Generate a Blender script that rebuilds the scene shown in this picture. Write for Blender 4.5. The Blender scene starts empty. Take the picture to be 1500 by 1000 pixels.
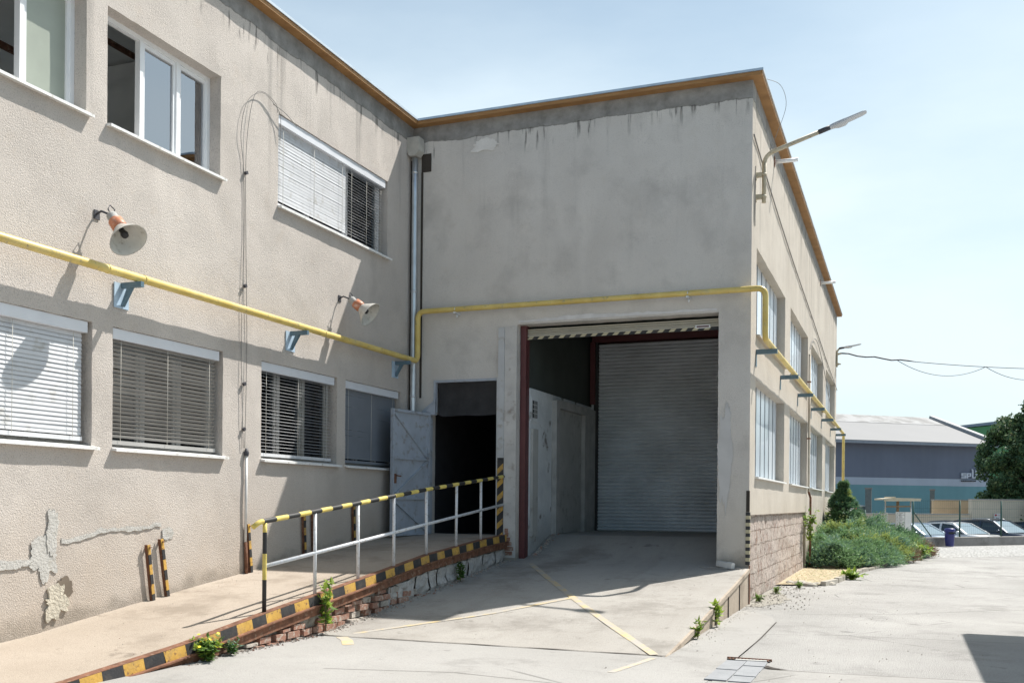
import bpy, math, random
import numpy as np
from mathutils import Vector, Matrix, noise as mn
R = math.radians
random.seed(7)
S = bpy.context.scene
COL = S.collection

# ------------------------------------------------------------------ camera frame
CAMP = Vector((8.2016, -15.852, 1.55))
YAW = R(21.52)
FWD = Vector((-math.sin(YAW), math.cos(YAW), 0))
RGT = Vector((math.cos(YAW), math.sin(YAW), 0))
W = 5.94            # width of the loading-bay block
def at(px, d, z=0.0):
    """ground position of something d metres ahead, seen at photo column px"""
    p = CAMP + FWD*d + RGT*((px-750)/1458.3*d)
    return Vector((p.x, p.y, z))

# ------------------------------------------------------------------ mesh builder
class MB:
    def __init__(s): s.v=[]; s.f=[]; s.m=[]; s.s=[]
    def add(s, vs, fs, m=0, sm=False):
        o=len(s.v); s.v += [tuple(p) for p in vs]
        for f in fs: s.f.append(tuple(i+o for i in f)); s.m.append(m); s.s.append(sm)
        return s
    def quad(s,a,b,c,d,m=0): return s.add([a,b,c,d],[(0,1,2,3)],m)
    def box(s,x0,x1,y0,y1,z0,z1,m=0):
        return s.add([(x0,y0,z0),(x1,y0,z0),(x1,y1,z0),(x0,y1,z0),(x0,y0,z1),(x1,y0,z1),(x1,y1,z1),(x0,y1,z1)],
            [(0,3,2,1),(4,5,6,7),(0,1,5,4),(1,2,6,5),(2,3,7,6),(3,0,4,7)],m)
    def obox(s,c,size,rot=None,m=0):
        M=(rot or Matrix.Identity(3)); hx,hy,hz=[k/2 for k in size]; c=Vector(c)
        vs=[c+M@Vector(p) for p in [(-hx,-hy,-hz),(hx,-hy,-hz),(hx,hy,-hz),(-hx,hy,-hz),(-hx,-hy,hz),(hx,-hy,hz),(hx,hy,hz),(-hx,hy,hz)]]
        return s.add(vs,[(0,3,2,1),(4,5,6,7),(0,1,5,4),(1,2,6,5),(2,3,7,6),(3,0,4,7)],m)
    def beam(s,a,b,w,h,m=0,up=(0,0,1)):
        a=Vector(a); b=Vector(b); t=(b-a); L=t.length; t.normalize(); u=Vector(up)
        if abs(t.dot(u))>.98: u=Vector((0,1,0))
        x=t.cross(u).normalized(); z=x.cross(t)
        M=Matrix((t,x,z)).transposed()
        return s.obox((a+b)/2,(L,w,h),M,m)
    def tube(s,path,r,seg=8,m=0,cap=True,mfn=None):
        P=[Vector(p) for p in path]; n=len(P); rr=r if isinstance(r,(list,tuple)) else [r]*n
        vs=[]; ref=None
        for i in range(n):
            t=((P[min(i+1,n-1)]-P[i]).normalized()+(P[i]-P[max(i-1,0)]).normalized())
            if t.length<1e-6: t=Vector((0,0,1))
            t.normalize()
            if ref is None:
                ref=Vector((0,0,1)) if abs(t.z)<.9 else Vector((1,0,0))
            x=t.cross(ref)
            if x.length<1e-4: x=t.cross(Vector((0,1,0)))
            x.normalize(); y=x.cross(t).normalized(); ref=y
            for k in range(seg):
                a=2*math.pi*k/seg; vs.append(P[i]+x*(math.cos(a)*rr[i])+y*(math.sin(a)*rr[i]))
        for i in range(n-1):
            fs=[(i*seg+k,i*seg+(k+1)%seg,(i+1)*seg+(k+1)%seg,(i+1)*seg+k) for k in range(seg)]
            if i==0: o=len(s.v); s.v+= [tuple(p) for p in vs]
            for f in fs: s.f.append(tuple(q+o for q in f)); s.m.append(mfn(i) if mfn else m); s.s.append(True)
        if cap:
            s.f.append(tuple(o+k for k in range(seg))[::-1]); s.m.append(mfn(0) if mfn else m); s.s.append(False)
            s.f.append(tuple(o+(n-1)*seg+k for k in range(seg))); s.m.append(mfn(n-2) if mfn else m); s.s.append(False)
        return s
    def lathe(s,prof,org,axis=(0,0,1),seg=20,m=0,sm=True):
        org=Vector(org); ax=Vector(axis).normalized(); x=ax.orthogonal().normalized(); y=ax.cross(x)
        vs=[]
        for r,h in prof:
            for k in range(seg):
                a=2*math.pi*k/seg; vs.append(org+ax*h+x*(r*math.cos(a))+y*(r*math.sin(a)))
        fs=[(i*seg+k,i*seg+(k+1)%seg,(i+1)*seg+(k+1)%seg,(i+1)*seg+k) for i in range(len(prof)-1) for k in range(seg)]
        return s.add(vs,fs,m,sm)
    def prism(s,pts,off,m=0,ms=None):
        """polygon of 3-D points extruded by vector off"""
        n=len(pts); off=Vector(off); P=[Vector(p) for p in pts]
        vs=P+[p+off for p in P]
        s.add(vs,[tuple(range(n))[::-1],tuple(range(n,2*n))],m)
        return s.add(vs,[(i,(i+1)%n,(i+1)%n+n,i+n) for i in range(n)],m if ms is None else ms)
    def build(s,name,mats,parent=None):
        me=bpy.data.meshes.new(name)
        off=Vector((0,0,0)); p=parent
        while p is not None: off+=p.location; p=p.parent
        me.from_pydata([(a-off.x,b-off.y,c-off.z) for a,b,c in s.v],[],s.f)
        if not isinstance(mats,(list,tuple)): mats=[mats]
        for mt in mats: me.materials.append(mt)
        me.polygons.foreach_set('material_index',s.m); me.polygons.foreach_set('use_smooth',s.s)
        me.update()
        o=bpy.data.objects.new(name,me); COL.objects.link(o)
        if parent is not None: o.parent=parent
        return o
def tag(o,label,cat,group=None):
    o['label']=label; o['category']=cat
    if group: o['group']=group
    return o
def thing(name,loc,label,cat,group=None):
    o=bpy.data.objects.new(name,None); o.empty_display_size=.2; o.location=loc; COL.objects.link(o)
    return tag(o,label,cat,group)
def struct(o): o['kind']='structure'; return o
def stuff(o): o['kind']='stuff'; return o
def dup(o,parent=None):
    c=o.copy(); COL.objects.link(c)
    if parent is not None: c.parent=parent
    for ch in list(o.children): dup(ch,c)
    return c

# ------------------------------------------------------------------ materials
class NT:
    def __init__(s,name,rough=.8,metal=0.0,spec=.5):
        s.mat=bpy.data.materials.new(name); s.mat.use_nodes=True; s.t=s.mat.node_tree; s.n=s.t.nodes
        s.b=s.n['Principled BSDF']; s.b.inputs['Roughness'].default_value=rough
        s.b.inputs['Metallic'].default_value=metal; s.b.inputs['Specular IOR Level'].default_value=spec
        s._pos=None
    def L(s,a,b): s.t.links.new(a,b)
    @property
    def pos(s):
        if s._pos is None: s._pos=s.n.new('ShaderNodeNewGeometry').outputs['Position']
        return s._pos
    def obj(s): return s.n.new('ShaderNodeTexCoord').outputs['Object']
    def map(s,scale,vec=None,rot=(0,0,0)):
        m=s.n.new('ShaderNodeMapping'); m.inputs['Scale'].default_value=scale; m.inputs['Rotation'].default_value=rot
        s.L(vec or s.pos,m.inputs['Vector']); return m.outputs[0]
    def noise(s,scale,detail=4,vec=None,rough=.55):
        n=s.n.new('ShaderNodeTexNoise'); n.inputs['Scale'].default_value=scale; n.inputs['Detail'].default_value=detail
        n.inputs['Roughness'].default_value=rough; s.L(vec or s.pos,n.inputs['Vector']); return n.outputs['Fac']
    def vor(s,scale,vec=None,feat='F1',out='Distance'):
        n=s.n.new('ShaderNodeTexVoronoi'); n.feature=feat; n.inputs['Scale'].default_value=scale
        s.L(vec or s.pos,n.inputs['Vector']); return n.outputs[out]
    def ramp(s,fac,stops):
        r=s.n.new('ShaderNodeValToRGB'); e=r.color_ramp.elements
        for i,(p,c) in enumerate(stops):
            if i>1: e.new(p)
            e[i].position=p; e[i].color=(c if isinstance(c,(tuple,list)) else (c,c,c))+( (1,) if not isinstance(c,(tuple,list)) or len(c)==3 else ()) if isinstance(c,tuple) else (c,c,c,1)
        s.L(fac,r.inputs[0]); return r.outputs[0]
    def rng(s,v,a,b,c=0,d=1):
        m=s.n.new('ShaderNodeMapRange'); s.L(v,m.inputs[0])
        for i,q in enumerate((a,b,c,d)): m.inputs[i+1].default_value=q
        return m.outputs[0]
    def math(s,op,a,b=None):
        m=s.n.new('ShaderNodeMath'); m.operation=op
        for i,q in enumerate((a,b)):
            if q is None: continue
            if isinstance(q,(int,float)): m.inputs[i].default_value=q
            else: s.L(q,m.inputs[i])
        return m.outputs[0]
    def mix(s,fac,a,b,mode='MIX'):
        m=s.n.new('ShaderNodeMix'); m.data_type='RGBA'; m.blend_type=mode
        if isinstance(fac,(int,float)): m.inputs[0].default_value=fac
        else: s.L(fac,m.inputs[0])
        for i,q in ((6,a),(7,b)):
            if isinstance(q,tuple): m.inputs[i].default_value=q+(1,) if len(q)==3 else q
            else: s.L(q,m.inputs[i])
        return m.outputs[2]
    def xyz(s,vec=None):
        x=s.n.new('ShaderNodeSeparateXYZ'); s.L(vec or s.pos,x.inputs[0]); return x.outputs
    def col(s,c):
        if isinstance(c,tuple): s.b.inputs['Base Color'].default_value=c+(1,)
        else: s.L(c,s.b.inputs['Base Color'])
        return s
    def rough(s,v): s.L(v,s.b.inputs['Roughness']); return s
    def bump(s,h,dist,strength=1.0):
        b=s.n.new('ShaderNodeBump'); b.inputs['Distance'].default_value=dist; b.inputs['Strength'].default_value=strength
        s.L(h,b.inputs['Height'])
        prev=s.b.inputs['Normal'].links
        if prev: s.L(prev[0].from_socket,b.inputs['Normal'])
        s.L(b.outputs[0],s.b.inputs['Normal']); return s
def sc(c,k): return tuple(q*k for q in c)
def simple(name,c,rough=.6,metal=0,var=.12,scale=6,bump=0,bs=80,grime=None):
    t=NT(name,rough,metal); n=t.noise(scale,5,t.obj())
    col=t.mix(t.rng(n,.3,.7),sc(c,1-var),sc(c,1+var))
    if grime: col=t.mix(t.rng(t.noise(scale*2.3,6,t.obj()),.55,.72),col,grime)
    t.col(col)
    if bump: t.bump(t.noise(bs,3,t.obj()),bump)
    return t.mat

def stucco(name,lo,hi,tan,base_z,cement=True,strength=1.0,slope=0.0,blot=.35,runs=.62,wet=.85):
    t=NT(name,.95,0,.15); P=t.xyz(); z=P[2]
    # height above the paving at the foot of the wall (the ramp climbs along y)
    h=t.math('SUBTRACT',z,t.math('MULTIPLY',t.math('ADD',P[1],10.05),slope)) if slope else t.math('SUBTRACT',z,base_z)
    c=t.mix(t.rng(t.noise(.55,6),.32,.68),lo,hi)
    c=t.mix(t.math('MULTIPLY',t.rng(t.noise(1.3,7,None,.62),.50,.74),blot),c,sc(lo,.68))
    c=t.mix(t.math('MULTIPLY',t.rng(t.noise(.8,5,t.map((1.3,1.3,.35))),.56,.70),.45),c,sc(hi,1.14))
    c=t.mix(t.math('MULTIPLY',t.rng(t.noise(3.3,7,None,.7),.56,.70),.30),c,sc(tan,1.05))
    m=t.math('MULTIPLY',t.rng(h,1.5,.1,0,1),t.rng(t.noise(1.4,6),.3,.7,.35,1))
    c=t.mix(m,c,tan)
    foot=t.math('MULTIPLY',t.rng(t.math('SUBTRACT',h,t.math('MULTIPLY',t.noise(2.5,6),.38)),.03,-.10,0,1),t.rng(t.noise(5,6),.25,.6,.4,1))
    c=t.mix(t.math('MULTIPLY',foot,.55),c,(.20,.175,.145))
    st=t.rng(t.noise(1,6,t.map((3.4,3.4,.20)),.6),.56,.70)
    c=t.mix(t.math('MULTIPLY',t.math('MULTIPLY',st,t.rng(z,4.8,8.0,0,1)),runs),c,(.10,.095,.09))
    dr=t.math('MULTIPLY',t.rng(t.noise(1,5,t.map((10,10,1.2))),.56,.64),t.rng(t.math('ADD',z,t.math('MULTIPLY',t.noise(1.2,3),1.0)),8.10,8.32,0,wet))
    c=t.mix(dr,c,(.09,.085,.08))
    g=t.noise(62,3,None,.65); g2=t.noise(27,2)
    c=t.mix(t.rng(t.noise(85,3,None,.7),.34,.45,.62*strength,0),c,sc(lo,.34))
    c=t.mix(t.rng(g,.58,.72,0,.35*strength),c,sc(hi,1.22))
    if cement:
        q=t.math('ADD',z,t.math('ADD',t.math('MULTIPLY',t.noise(1.6,6),.14),t.math('MULTIPLY',t.noise(9,5),.06)))
        k=t.rng(q,8.03,8.04)
        c=t.mix(k,c,t.mix(t.rng(t.noise(4,7,None,.65),.3,.7),(.19,.185,.175),(.36,.35,.335)))
        edge=t.math('MULTIPLY',t.rng(q,8.015,8.03),t.math('SUBTRACT',1,k))
        c=t.mix(t.math('MULTIPLY',edge,.8),c,(.07,.065,.06))
    t.col(c)
    t.bump(t.noise(1.6,4),.03,.4)
    t.bump(t.math('ADD',t.math('MULTIPLY',g,.75),t.math('MULTIPLY',g2,.12)),.014*strength,1.0)
    return t.mat
TAN=(.49,.415,.345)
m_st_left=stucco('roughcast_left',(.51,.465,.425),(.60,.55,.505),TAN,.6,True,1.0,.1,.45,.5,.8)
m_st_front=stucco('roughcast_front',(.58,.55,.515),(.68,.65,.61),(.54,.49,.425),.6,True,.65,0,.62,.26,.75)
m_st_side=stucco('roughcast_side',(.45,.405,.35),(.53,.485,.425),(.46,.39,.30),.4,True,.6)
def m_plain(name,c,**k): return simple(name,c,**k)
m_cement=simple('grey_cement',(.40,.395,.38),.95,0,.18,4,.006,60)
m_white_pvc=simple('white_plastic',(.80,.81,.82),.35,0,.04,3)
m_grey_frame=simple('grey_beige_frame',(.42,.41,.385),.5,0,.08,4)
m_blind_shade=simple('shade_greyed_blind_slat',(.36,.355,.345),.5,0,.08,3)  # slats coloured greyer to paint in their shaded undersides
m_blind_shade_dk=simple('shade_darkened_blind_slat',(.19,.21,.24),.45,0,.07,3)  # slats coloured darker to paint in the shade over this window
m_sill=simple('white_sill_metal',(.78,.78,.77),.45,0,.06,5,grime=(.5,.48,.44))
m_blind=simple('blind_slat',(.60,.61,.63),.45,0,.07,3,grime=(.45,.44,.42))
m_blindbox=simple('blind_box',(.68,.70,.74),.4,0,.05,3)
m_cord=simple('blind_cord',(.55,.53,.48),.8)
def wood_mat():
    t=NT('orange_board',.6); n=t.noise(3,5,t.map((1,1,14)))
    t.col(t.mix(t.rng(n,.3,.7),(.27,.135,.045),(.40,.215,.08))); t.bump(n,.003); return t.mat
m_wood=wood_mat()
m_zinc=simple('zinc_sheet',(.62,.66,.70),.35,.75,.1,5)
m_roof=simple('roof_felt',(.10,.10,.10),.9,0,.2,2)
def glass_mat(name,tint,ior=1.7,rough=.02,wave=.0):
    t=NT(name); n=t.n; n.remove(t.b)
    tr=n.new('ShaderNodeBsdfTransparent'); tr.inputs[0].default_value=tint+(1,)
    gl=n.new('ShaderNodeBsdfGlossy'); gl.inputs['Roughness'].default_value=rough; gl.inputs[0].default_value=(.92,.95,1,1)
    fr=n.new('ShaderNodeFresnel'); fr.inputs[0].default_value=ior
    mx=n.new('ShaderNodeMixShader'); t.L(fr.outputs[0],mx.inputs[0]); t.L(tr.outputs[0],mx.inputs[1]); t.L(gl.outputs[0],mx.inputs[2])
    bp=n.new('ShaderNodeBump'); bp.inputs['Distance'].default_value=.004; bp.inputs['Strength'].default_value=.15
    t.L(t.noise(2.5,1),bp.inputs['Height']); t.L(bp.outputs[0],gl.inputs['Normal'])
    t.L(mx.outputs[0],n['Material Output'].inputs['Surface']); return t.mat
m_glass=glass_mat('window_glass',(.70,.76,.8),4.6)
m_glass_dark=glass_mat('dusty_dark_glass',(.45,.47,.48),1.5)
m_pane_grey_green=simple('grey_green_pane',(.30,.33,.28),.35,0,.08,2)  # even opaque grey green pane colour
def uglass():
    t=NT('channel_glass',.22,0,.6); n=t.noise(1.3,4,t.map((2,2,.5)))
    t.col(t.mix(t.rng(n,.35,.7),(.62,.71,.81),(.76,.83,.89))); t.b.inputs['Coat Weight'].default_value=.3; t.bump(t.noise(30,2),.002); return t.mat
m_uglass=uglass(); m_ujoint=simple('channel_glass_joint',(.09,.105,.125),.6)
m_galv=simple('galvanised_shutter',(.74,.77,.80),.38,.25,.14,1.2)
m_steel_white=simple('weathered_white_steel',(.52,.53,.54),.55,0,.08,3,grime=(.34,.31,.27))
m_steel_blue=simple('pale_grey_blue_steel',(.40,.44,.50),.5,0,.1,4,grime=(.28,.27,.26))
m_red=simple('dark_red_steel',(.11,.032,.034),.5,0,.15,4)
m_black=simple('black_paint',(.022,.022,.023),.55,0,.2,12)
m_rubber_passage=simple('black_rubber_and_dark_passage',(.028,.028,.031),.7,0,.25,5,.004,40)
m_int=simple('interior_plaster',(.72,.72,.70),.9,0,.1,1.5)
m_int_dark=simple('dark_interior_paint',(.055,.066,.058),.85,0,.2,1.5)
def white_old():
    t=NT('old_white_limewash',.9); c=t.mix(t.rng(t.noise(1.5,6),.35,.7),(.54,.57,.585),(.74,.77,.775))
    c=t.mix(t.rng(t.noise(4,7),.60,.68),c,(.25,.24,.22)); z=t.xyz()[2]
    c=t.mix(t.math('MULTIPLY',t.rng(z,1.5,.8),.6),c,(.22,.22,.21)); t.col(c); t.bump(t.noise(9,6),.02); return t.mat
m_lime=white_old()
m_grime_door=simple('stained_white_door',(.44,.44,.42),.7,0,.1,2.5,grime=(.28,.27,.25))
def yellow_pipe():
    t=NT('yellow_gas_paint',.42); c=t.mix(t.rng(t.noise(3,6),.35,.7),(.60,.44,.12),(.74,.585,.20))
    c=t.mix(t.rng(t.noise(13,6),.60,.67),c,(.40,.33,.17)); c=t.mix(t.math('MULTIPLY',t.rng(t.noise(2.2,7,None,.7),.52,.70),.55),c,(.46,.39,.24)); c=t.mix(t.rng(t.noise(30,5),.68,.72),c,(.25,.14,.07)); t.col(c); return t.mat
m_yel=yellow_pipe()
m_yelrail=simple('yellow_rail_paint',(.72,.55,.07),.45,0,.1,14,grime=(.30,.22,.08))
m_haz_y=simple('orange_yellow_hazard_paint',(.62,.36,.045),.6,0,.18,9,grime=(.26,.16,.07))
m_haz_k=simple('black_hazard_paint',(.03,.031,.034),.6,0,.3,9,grime=(.12,.09,.07))
m_haz_pale=simple('pale_yellow_hazard',(.50,.45,.30),.6,0,.1,9)
m_rust=simple('rusty_steel',(.17,.075,.042),.9,0,.45,9,.004,50,grime=(.30,.20,.14))
m_railwhite=simple('white_grey_rail_paint',(.66,.68,.71),.5,0,.06,12,grime=(.4,.36,.32))
m_brkt=simple('blue_grey_bracket',(.10,.17,.22),.5,0,.15,8)
m_brkt_plate=simple('blue_bracket_plate',(.42,.55,.68),.5,0,.1,8)
m_cream=simple('cream_slats',(.46,.44,.37),.5,0,.08,4)
m_alu=simple('grey_luminaire',(.50,.52,.55),.5,0,.02,2)
m_pole=simple('beige_pole_paint',(.47,.42,.31),.55,0,.15,7,grime=(.28,.2,.12))
m_orange=simple('faded_orange_cover',(.52,.20,.105),.5,0,.25,9,grime=(.62,.45,.38))
m_shade=simple('weathered_lamp_shade',(.52,.51,.47),.5,0,.1,8,grime=(.3,.28,.24))
m_cable=simple('grey_cable',(.22,.21,.20),.7)
m_cable_dk=simple('dark_cable',(.05,.05,.06),.6)
m_conduit=simple('pale_conduit',(.66,.66,.65),.5)
def concrete(name,lo,hi,stain,fine=1.0,cr=True,streak=None,dist=.006):
    t=NT(name,.9,0,.2)
    c=t.mix(t.rng(t.noise(.35,7),.33,.67),lo,hi)
    c=t.mix(t.math('MULTIPLY',t.rng(t.noise(1.1,8,None,.65),.50,.78),.55),c,stain)
    c=t.mix(t.math('MULTIPLY',t.rng(t.noise(6,8,None,.7),.55,.75),.35),c,sc(lo,.7))
    c=t.mix(t.rng(t.noise(70,3,None,.7),.36,.50,.42*fine,0),c,sc(lo,.45))
    c=t.mix(t.rng(t.noise(75,3,None,.7),.55,.72,0,.30*fine),c,sc(hi,1.25))
    c=t.mix(t.math('MULTIPLY',t.rng(t.noise(.55,9,None,.72),.54,.66),.5),c,sc(stain,.72))
    c=t.mix(t.math('MULTIPLY',t.rng(t.noise(2.6,4),.66,.72),.5),c,sc(stain,.5))
    if streak: c=t.mix(t.math('MULTIPLY',t.rng(t.noise(1,6,t.map(streak)),.52,.72),.35),c,stain)
    if cr:
        d=t.vor(.33,t.mix(.25,t.pos,t.n.new('ShaderNodeTexNoise').outputs['Color'],'ADD'),'DISTANCE_TO_EDGE')
        k=t.math('MULTIPLY',t.rng(d,.0,.006,1,0),t.rng(t.noise(.5,3),.54,.6))
        c=t.mix(t.math('MULTIPLY',k,.7),c,sc(stain,.35))
    t.col(c); t.bump(t.noise(1.5,5),.02,.35); t.bump(t.noise(75,3),dist*fine,.8); return t.mat
m_apron=concrete('smooth_concrete',(.315,.305,.29),(.37,.36,.345),(.28,.27,.255),.7)
m_yard=concrete('worn_coarse_concrete',(.315,.307,.295),(.42,.41,.395),(.255,.247,.235),1.5,True,(.5,.12,1),.012)
m_drive=concrete('driveway_concrete',(.325,.305,.28),(.41,.39,.36),(.25,.23,.205),.8,False,(3,.35,1))
m_ramp=concrete('ramp_screed',(.36,.305,.25),(.43,.37,.31),(.29,.24,.19),.8,False)
m_side=concrete('streaked_retaining_concrete',(.38,.32,.26),(.48,.41,.335),(.25,.2,.155),1,False,(4,4,.3),.012)
def rubble():
    t=NT('bare_block_masonry',.95,0,.1)
    u=t.n.new('ShaderNodeCombineXYZ'); s_=t.xyz()
    t.L(t.math('ADD',s_[1],t.math('MULTIPLY',t.noise(3,6),.16)),u.inputs[0]); t.L(t.math('ADD',s_[2],t.math('MULTIPLY',t.noise(3.5,6),.09)),u.inputs[1])
    b=t.n.new('ShaderNodeTexBrick'); t.L(u.outputs[0],b.inputs['Vector']); b.inputs['Scale'].default_value=1
    b.inputs['Brick Width'].default_value=.5; b.inputs['Row Height'].default_value=.235; b.inputs['Mortar Size'].default_value=.012; b.inputs['Mortar Smooth'].default_value=.35
    b.inputs['Color1'].default_value=(.55,.46,.41,1); b.inputs['Color2'].default_value=(.60,.52,.47,1); b.inputs['Mortar'].default_value=(.36,.29,.245,1)
    c=t.mix(t.rng(t.noise(3,7,None,.65),.42,.66),b.outputs['Color'],(.62,.55,.49))
    c=t.mix(t.rng(t.noise(7,6,t.map((1,1,.5)),.7),.53,.66),c,(.40,.26,.205))
    c=t.mix(t.rng(t.noise(14,6,t.map((1.6,1.6,.6)),.7),.555,.62),c,(.17,.12,.10))
    t.col(c); h=t.math('ADD',t.math('MULTIPLY',b.outputs['Fac'],-.3),t.noise(11,7,t.map((1.3,1.3,.6)),.7)); t.bump(h,.09); t.bump(t.noise(60,3),.01); return t.mat
m_rubble=rubble()
m_mortar=simple('crumbling_mortar',(.40,.36,.315),.97,0,.25,6,.02,30,grime=(.25,.2,.16))
m_block=simple('limewashed_block',(.44,.42,.40),.95,0,.2,5,.02,25,grime=(.22,.19,.165))
m_dkgap=simple('dark_gap',(.05,.042,.035),.95)
def paint_yellow(name,wear):
    t=NT(name,.8); c=t.mix(t.rng(t.noise(5,9,None,.75),wear-.10,wear+.07),(.54,.42,.22),(.40,.375,.34))
    t.col(c); return t.mat
m_mark=paint_yellow('worn_yellow_marking',.49); m_mark_faint=paint_yellow('faint_yellow_marking',.47)
def soil():
    t=NT('dry_straw_soil',.97); c=t.mix(t.rng(t.noise(4,7),.35,.65),(.40,.325,.215),(.55,.47,.34))
    c=t.mix(t.rng(t.noise(9,6),.58,.68),c,(.24,.20,.13)); t.col(c); t.bump(t.noise(40,5),.03); return t.mat
m_soil=soil()
m_kerb=concrete('old_kerb',(.36,.33,.28),(.44,.41,.36),(.22,.20,.16),1,False)
def grit():
    t=NT('gritty_dirt',.97); c=t.mix(t.rng(t.noise(9,7,None,.7),.35,.65),(.27,.25,.215),(.38,.36,.325)); c=t.mix(t.rng(t.noise(30,5),.6,.68),c,(.12,.13,.06)); t.col(c); t.bump(t.noise(50,5),.03); return t.mat
m_grit=grit()
def cobble():
    t=NT('pale_cobbles',.85); d=t.vor(7,None,'DISTANCE_TO_EDGE'); cc=t.vor(7,None,'F1','Color')
    c=t.mix(t.rng(t.xyz(cc)[0],0,1),(.38,.375,.365),(.50,.495,.48)); c=t.mix(t.rng(d,.02,.09,1,0),c,(.24,.23,.21)); t.col(c); t.bump(t.rng(d,0,.14),.03); return t.mat
m_cob=cobble()
m_ground=concrete('car_park_asphalt',(.16,.16,.16),(.21,.21,.205),(.12,.12,.12),1,False)
def foliage(name,c,trans=.25):
    t=NT(name,.55,0,.3); o=t.n.new('ShaderNodeObjectInfo').outputs['Random']
    t.col(t.mix(t.rng(t.noise(3.0,3),.3,.7),sc(c,.7),sc(c,1.35)))
    tb=t.n.new('ShaderNodeBsdfTranslucent'); tb.inputs[0].default_value=sc(c,1.3)+(1,)
    mx=t.n.new('ShaderNodeMixShader'); mx.inputs[0].default_value=trans
    t.L(t.b.outputs[0],mx.inputs[1]); t.L(tb.outputs[0],mx.inputs[2]); t.L(mx.outputs[0],t.n['Material Output'].inputs['Surface']); return t.mat
m_jun=[foliage('juniper_blue_green',(.165,.27,.20)),foliage('juniper_green',(.17,.28,.13)),foliage('juniper_yellow_green',(.30,.36,.12)),foliage('juniper_brown',(.24,.165,.105),.1)]
m_jdk=[foliage('dark_juniper',(.075,.155,.085)),foliage('dark_juniper_light',(.12,.215,.10)),m_jun[2],m_jun[3]]
m_tree=[foliage('tree_leaf',(.062,.115,.050)),foliage('tree_leaf_light',(.12,.18,.07)),foliage('tree_leaf_yellow',(.18,.21,.09))]
m_weed=[foliage('weed_leaf',(.13,.23,.045)),foliage('weed_leaf_pale',(.26,.36,.05)),foliage('weed_leaf_dark',(.06,.13,.03))]
m_flower=simple('yellow_flower',(.80,.66,.03),.6)
m_bark=simple('bark',(.13,.10,.075),.95,0,.3,8,.02,20)
m_stem=simple('dry_stem',(.18,.16,.09),.9)

def worn(name,c,under,wear,dirt):
    t=NT(name,.65); c1=t.mix(t.rng(t.noise(5,5),.3,.7),sc(c,.78),sc(c,1.1))
    c1=t.mix(t.rng(t.noise(22,7,None,.72),wear,wear+.06),c1,under)
    c1=t.mix(t.math('MULTIPLY',t.rng(t.noise(6,7,None,.65),.48,.72),.6),c1,dirt); t.col(c1); t.bump(t.noise(40,4),.004); return t.mat
m_haz_y=worn('worn_orange_yellow_paint',(.60,.36,.075),(.20,.10,.055),.565,(.27,.20,.13))
m_brick=worn('old_red_brick',(.33,.165,.115),(.44,.37,.31),.52,(.28,.22,.18))
m_haz_k=worn('worn_black_paint',(.032,.033,.036),(.15,.11,.085),.62,(.10,.085,.07))
m_yelrail=worn('worn_rail_yellow',(.72,.57,.14),(.28,.20,.11),.64,(.45,.36,.16))
# ------------------------------------------------------------------ noisy wall with openings
def lines(a,b,cuts,step):
    L=sorted(set([round(a,4),round(b,4)]+[round(c,4) for c in cuts if a<c<b])); out=[]
    for p,q in zip(L[:-1],L[1:]):
        n=max(1,int(math.ceil((q-p)/step))); out+=[p+(q-p)*i/n for i in range(n)]
    return out+[L[-1]]
def wall(mb,fn,a0,a1,z0,z1,holes,depth,step=.11,amp=.006,m=0,flip=False):
    """fn(a,z,d) -> 3-D point, d = depth into the wall. holes: (a0,a1,z0,z1[,depth])"""
    A=lines(a0,a1,[h for q in holes for h in q[:2]],step); Z=lines(z0,z1,[h for q in holes for h in q[2:4]],step)
    def void(a,z):
        for q in holes:
            if q[0]<a<q[1] and q[2]<z<q[3]: return q[4] if len(q)>4 else depth
        return 0
    na,nz=len(A),len(Z); V=[[void((A[i]+A[i+1])/2,(Z[j]+Z[j+1])/2) for j in range(nz-1)] for i in range(na-1)]
    P=[[None]*nz for _ in range(na)]
    for i in range(na):
        for j in range(nz):
            s=Vector((A[i]*2.3,Z[j]*2.3,a0)); t=Vector((A[i]*9,Z[j]*9,a1))
            e=(i in(0,na-1)) or (j in (0,nz-1))
            k=0 if e else 1
            P[i][j]=(A[i]+amp*k*mn.noise(t),Z[j]+amp*k*mn.noise(t+Vector((5,3,1))),-amp*k*(mn.noise(s)+.5*mn.noise(t*1.7)))
    vs=[fn(*P[i][j]) for i in range(na) for j in range(nz)]
    fs=[]
    for i in range(na-1):
        for j in range(nz-1):
            if V[i][j]: continue
            f=(i*nz+j,(i+1)*nz+j,(i+1)*nz+j+1,i*nz+j+1); fs.append(f[::-1] if flip else f)
    mb.add(vs,fs,m,True)
    for i in range(na-1):
        for j in range(nz-1):
            d=V[i][j]
            if not d: continue
            for (di,dj,p,q) in ((-1,0,(i,j),(i,j+1)),(1,0,(i+1,j+1),(i+1,j)),(0,-1,(i+1,j),(i,j)),(0,1,(i,j+1),(i+1,j+1))):
                ii,jj=i+di,j+dj
                if 0<=ii<na-1 and 0<=jj<nz-1 and not V[ii][jj]:
                    a=P[p[0]][p[1]]; b=P[q[0]][q[1]]
                    mb.add([fn(*a),fn(*b),fn(b[0],b[1],d),fn(a[0],a[1],d)],[(0,1,2,3)],m)
    return mb

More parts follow.
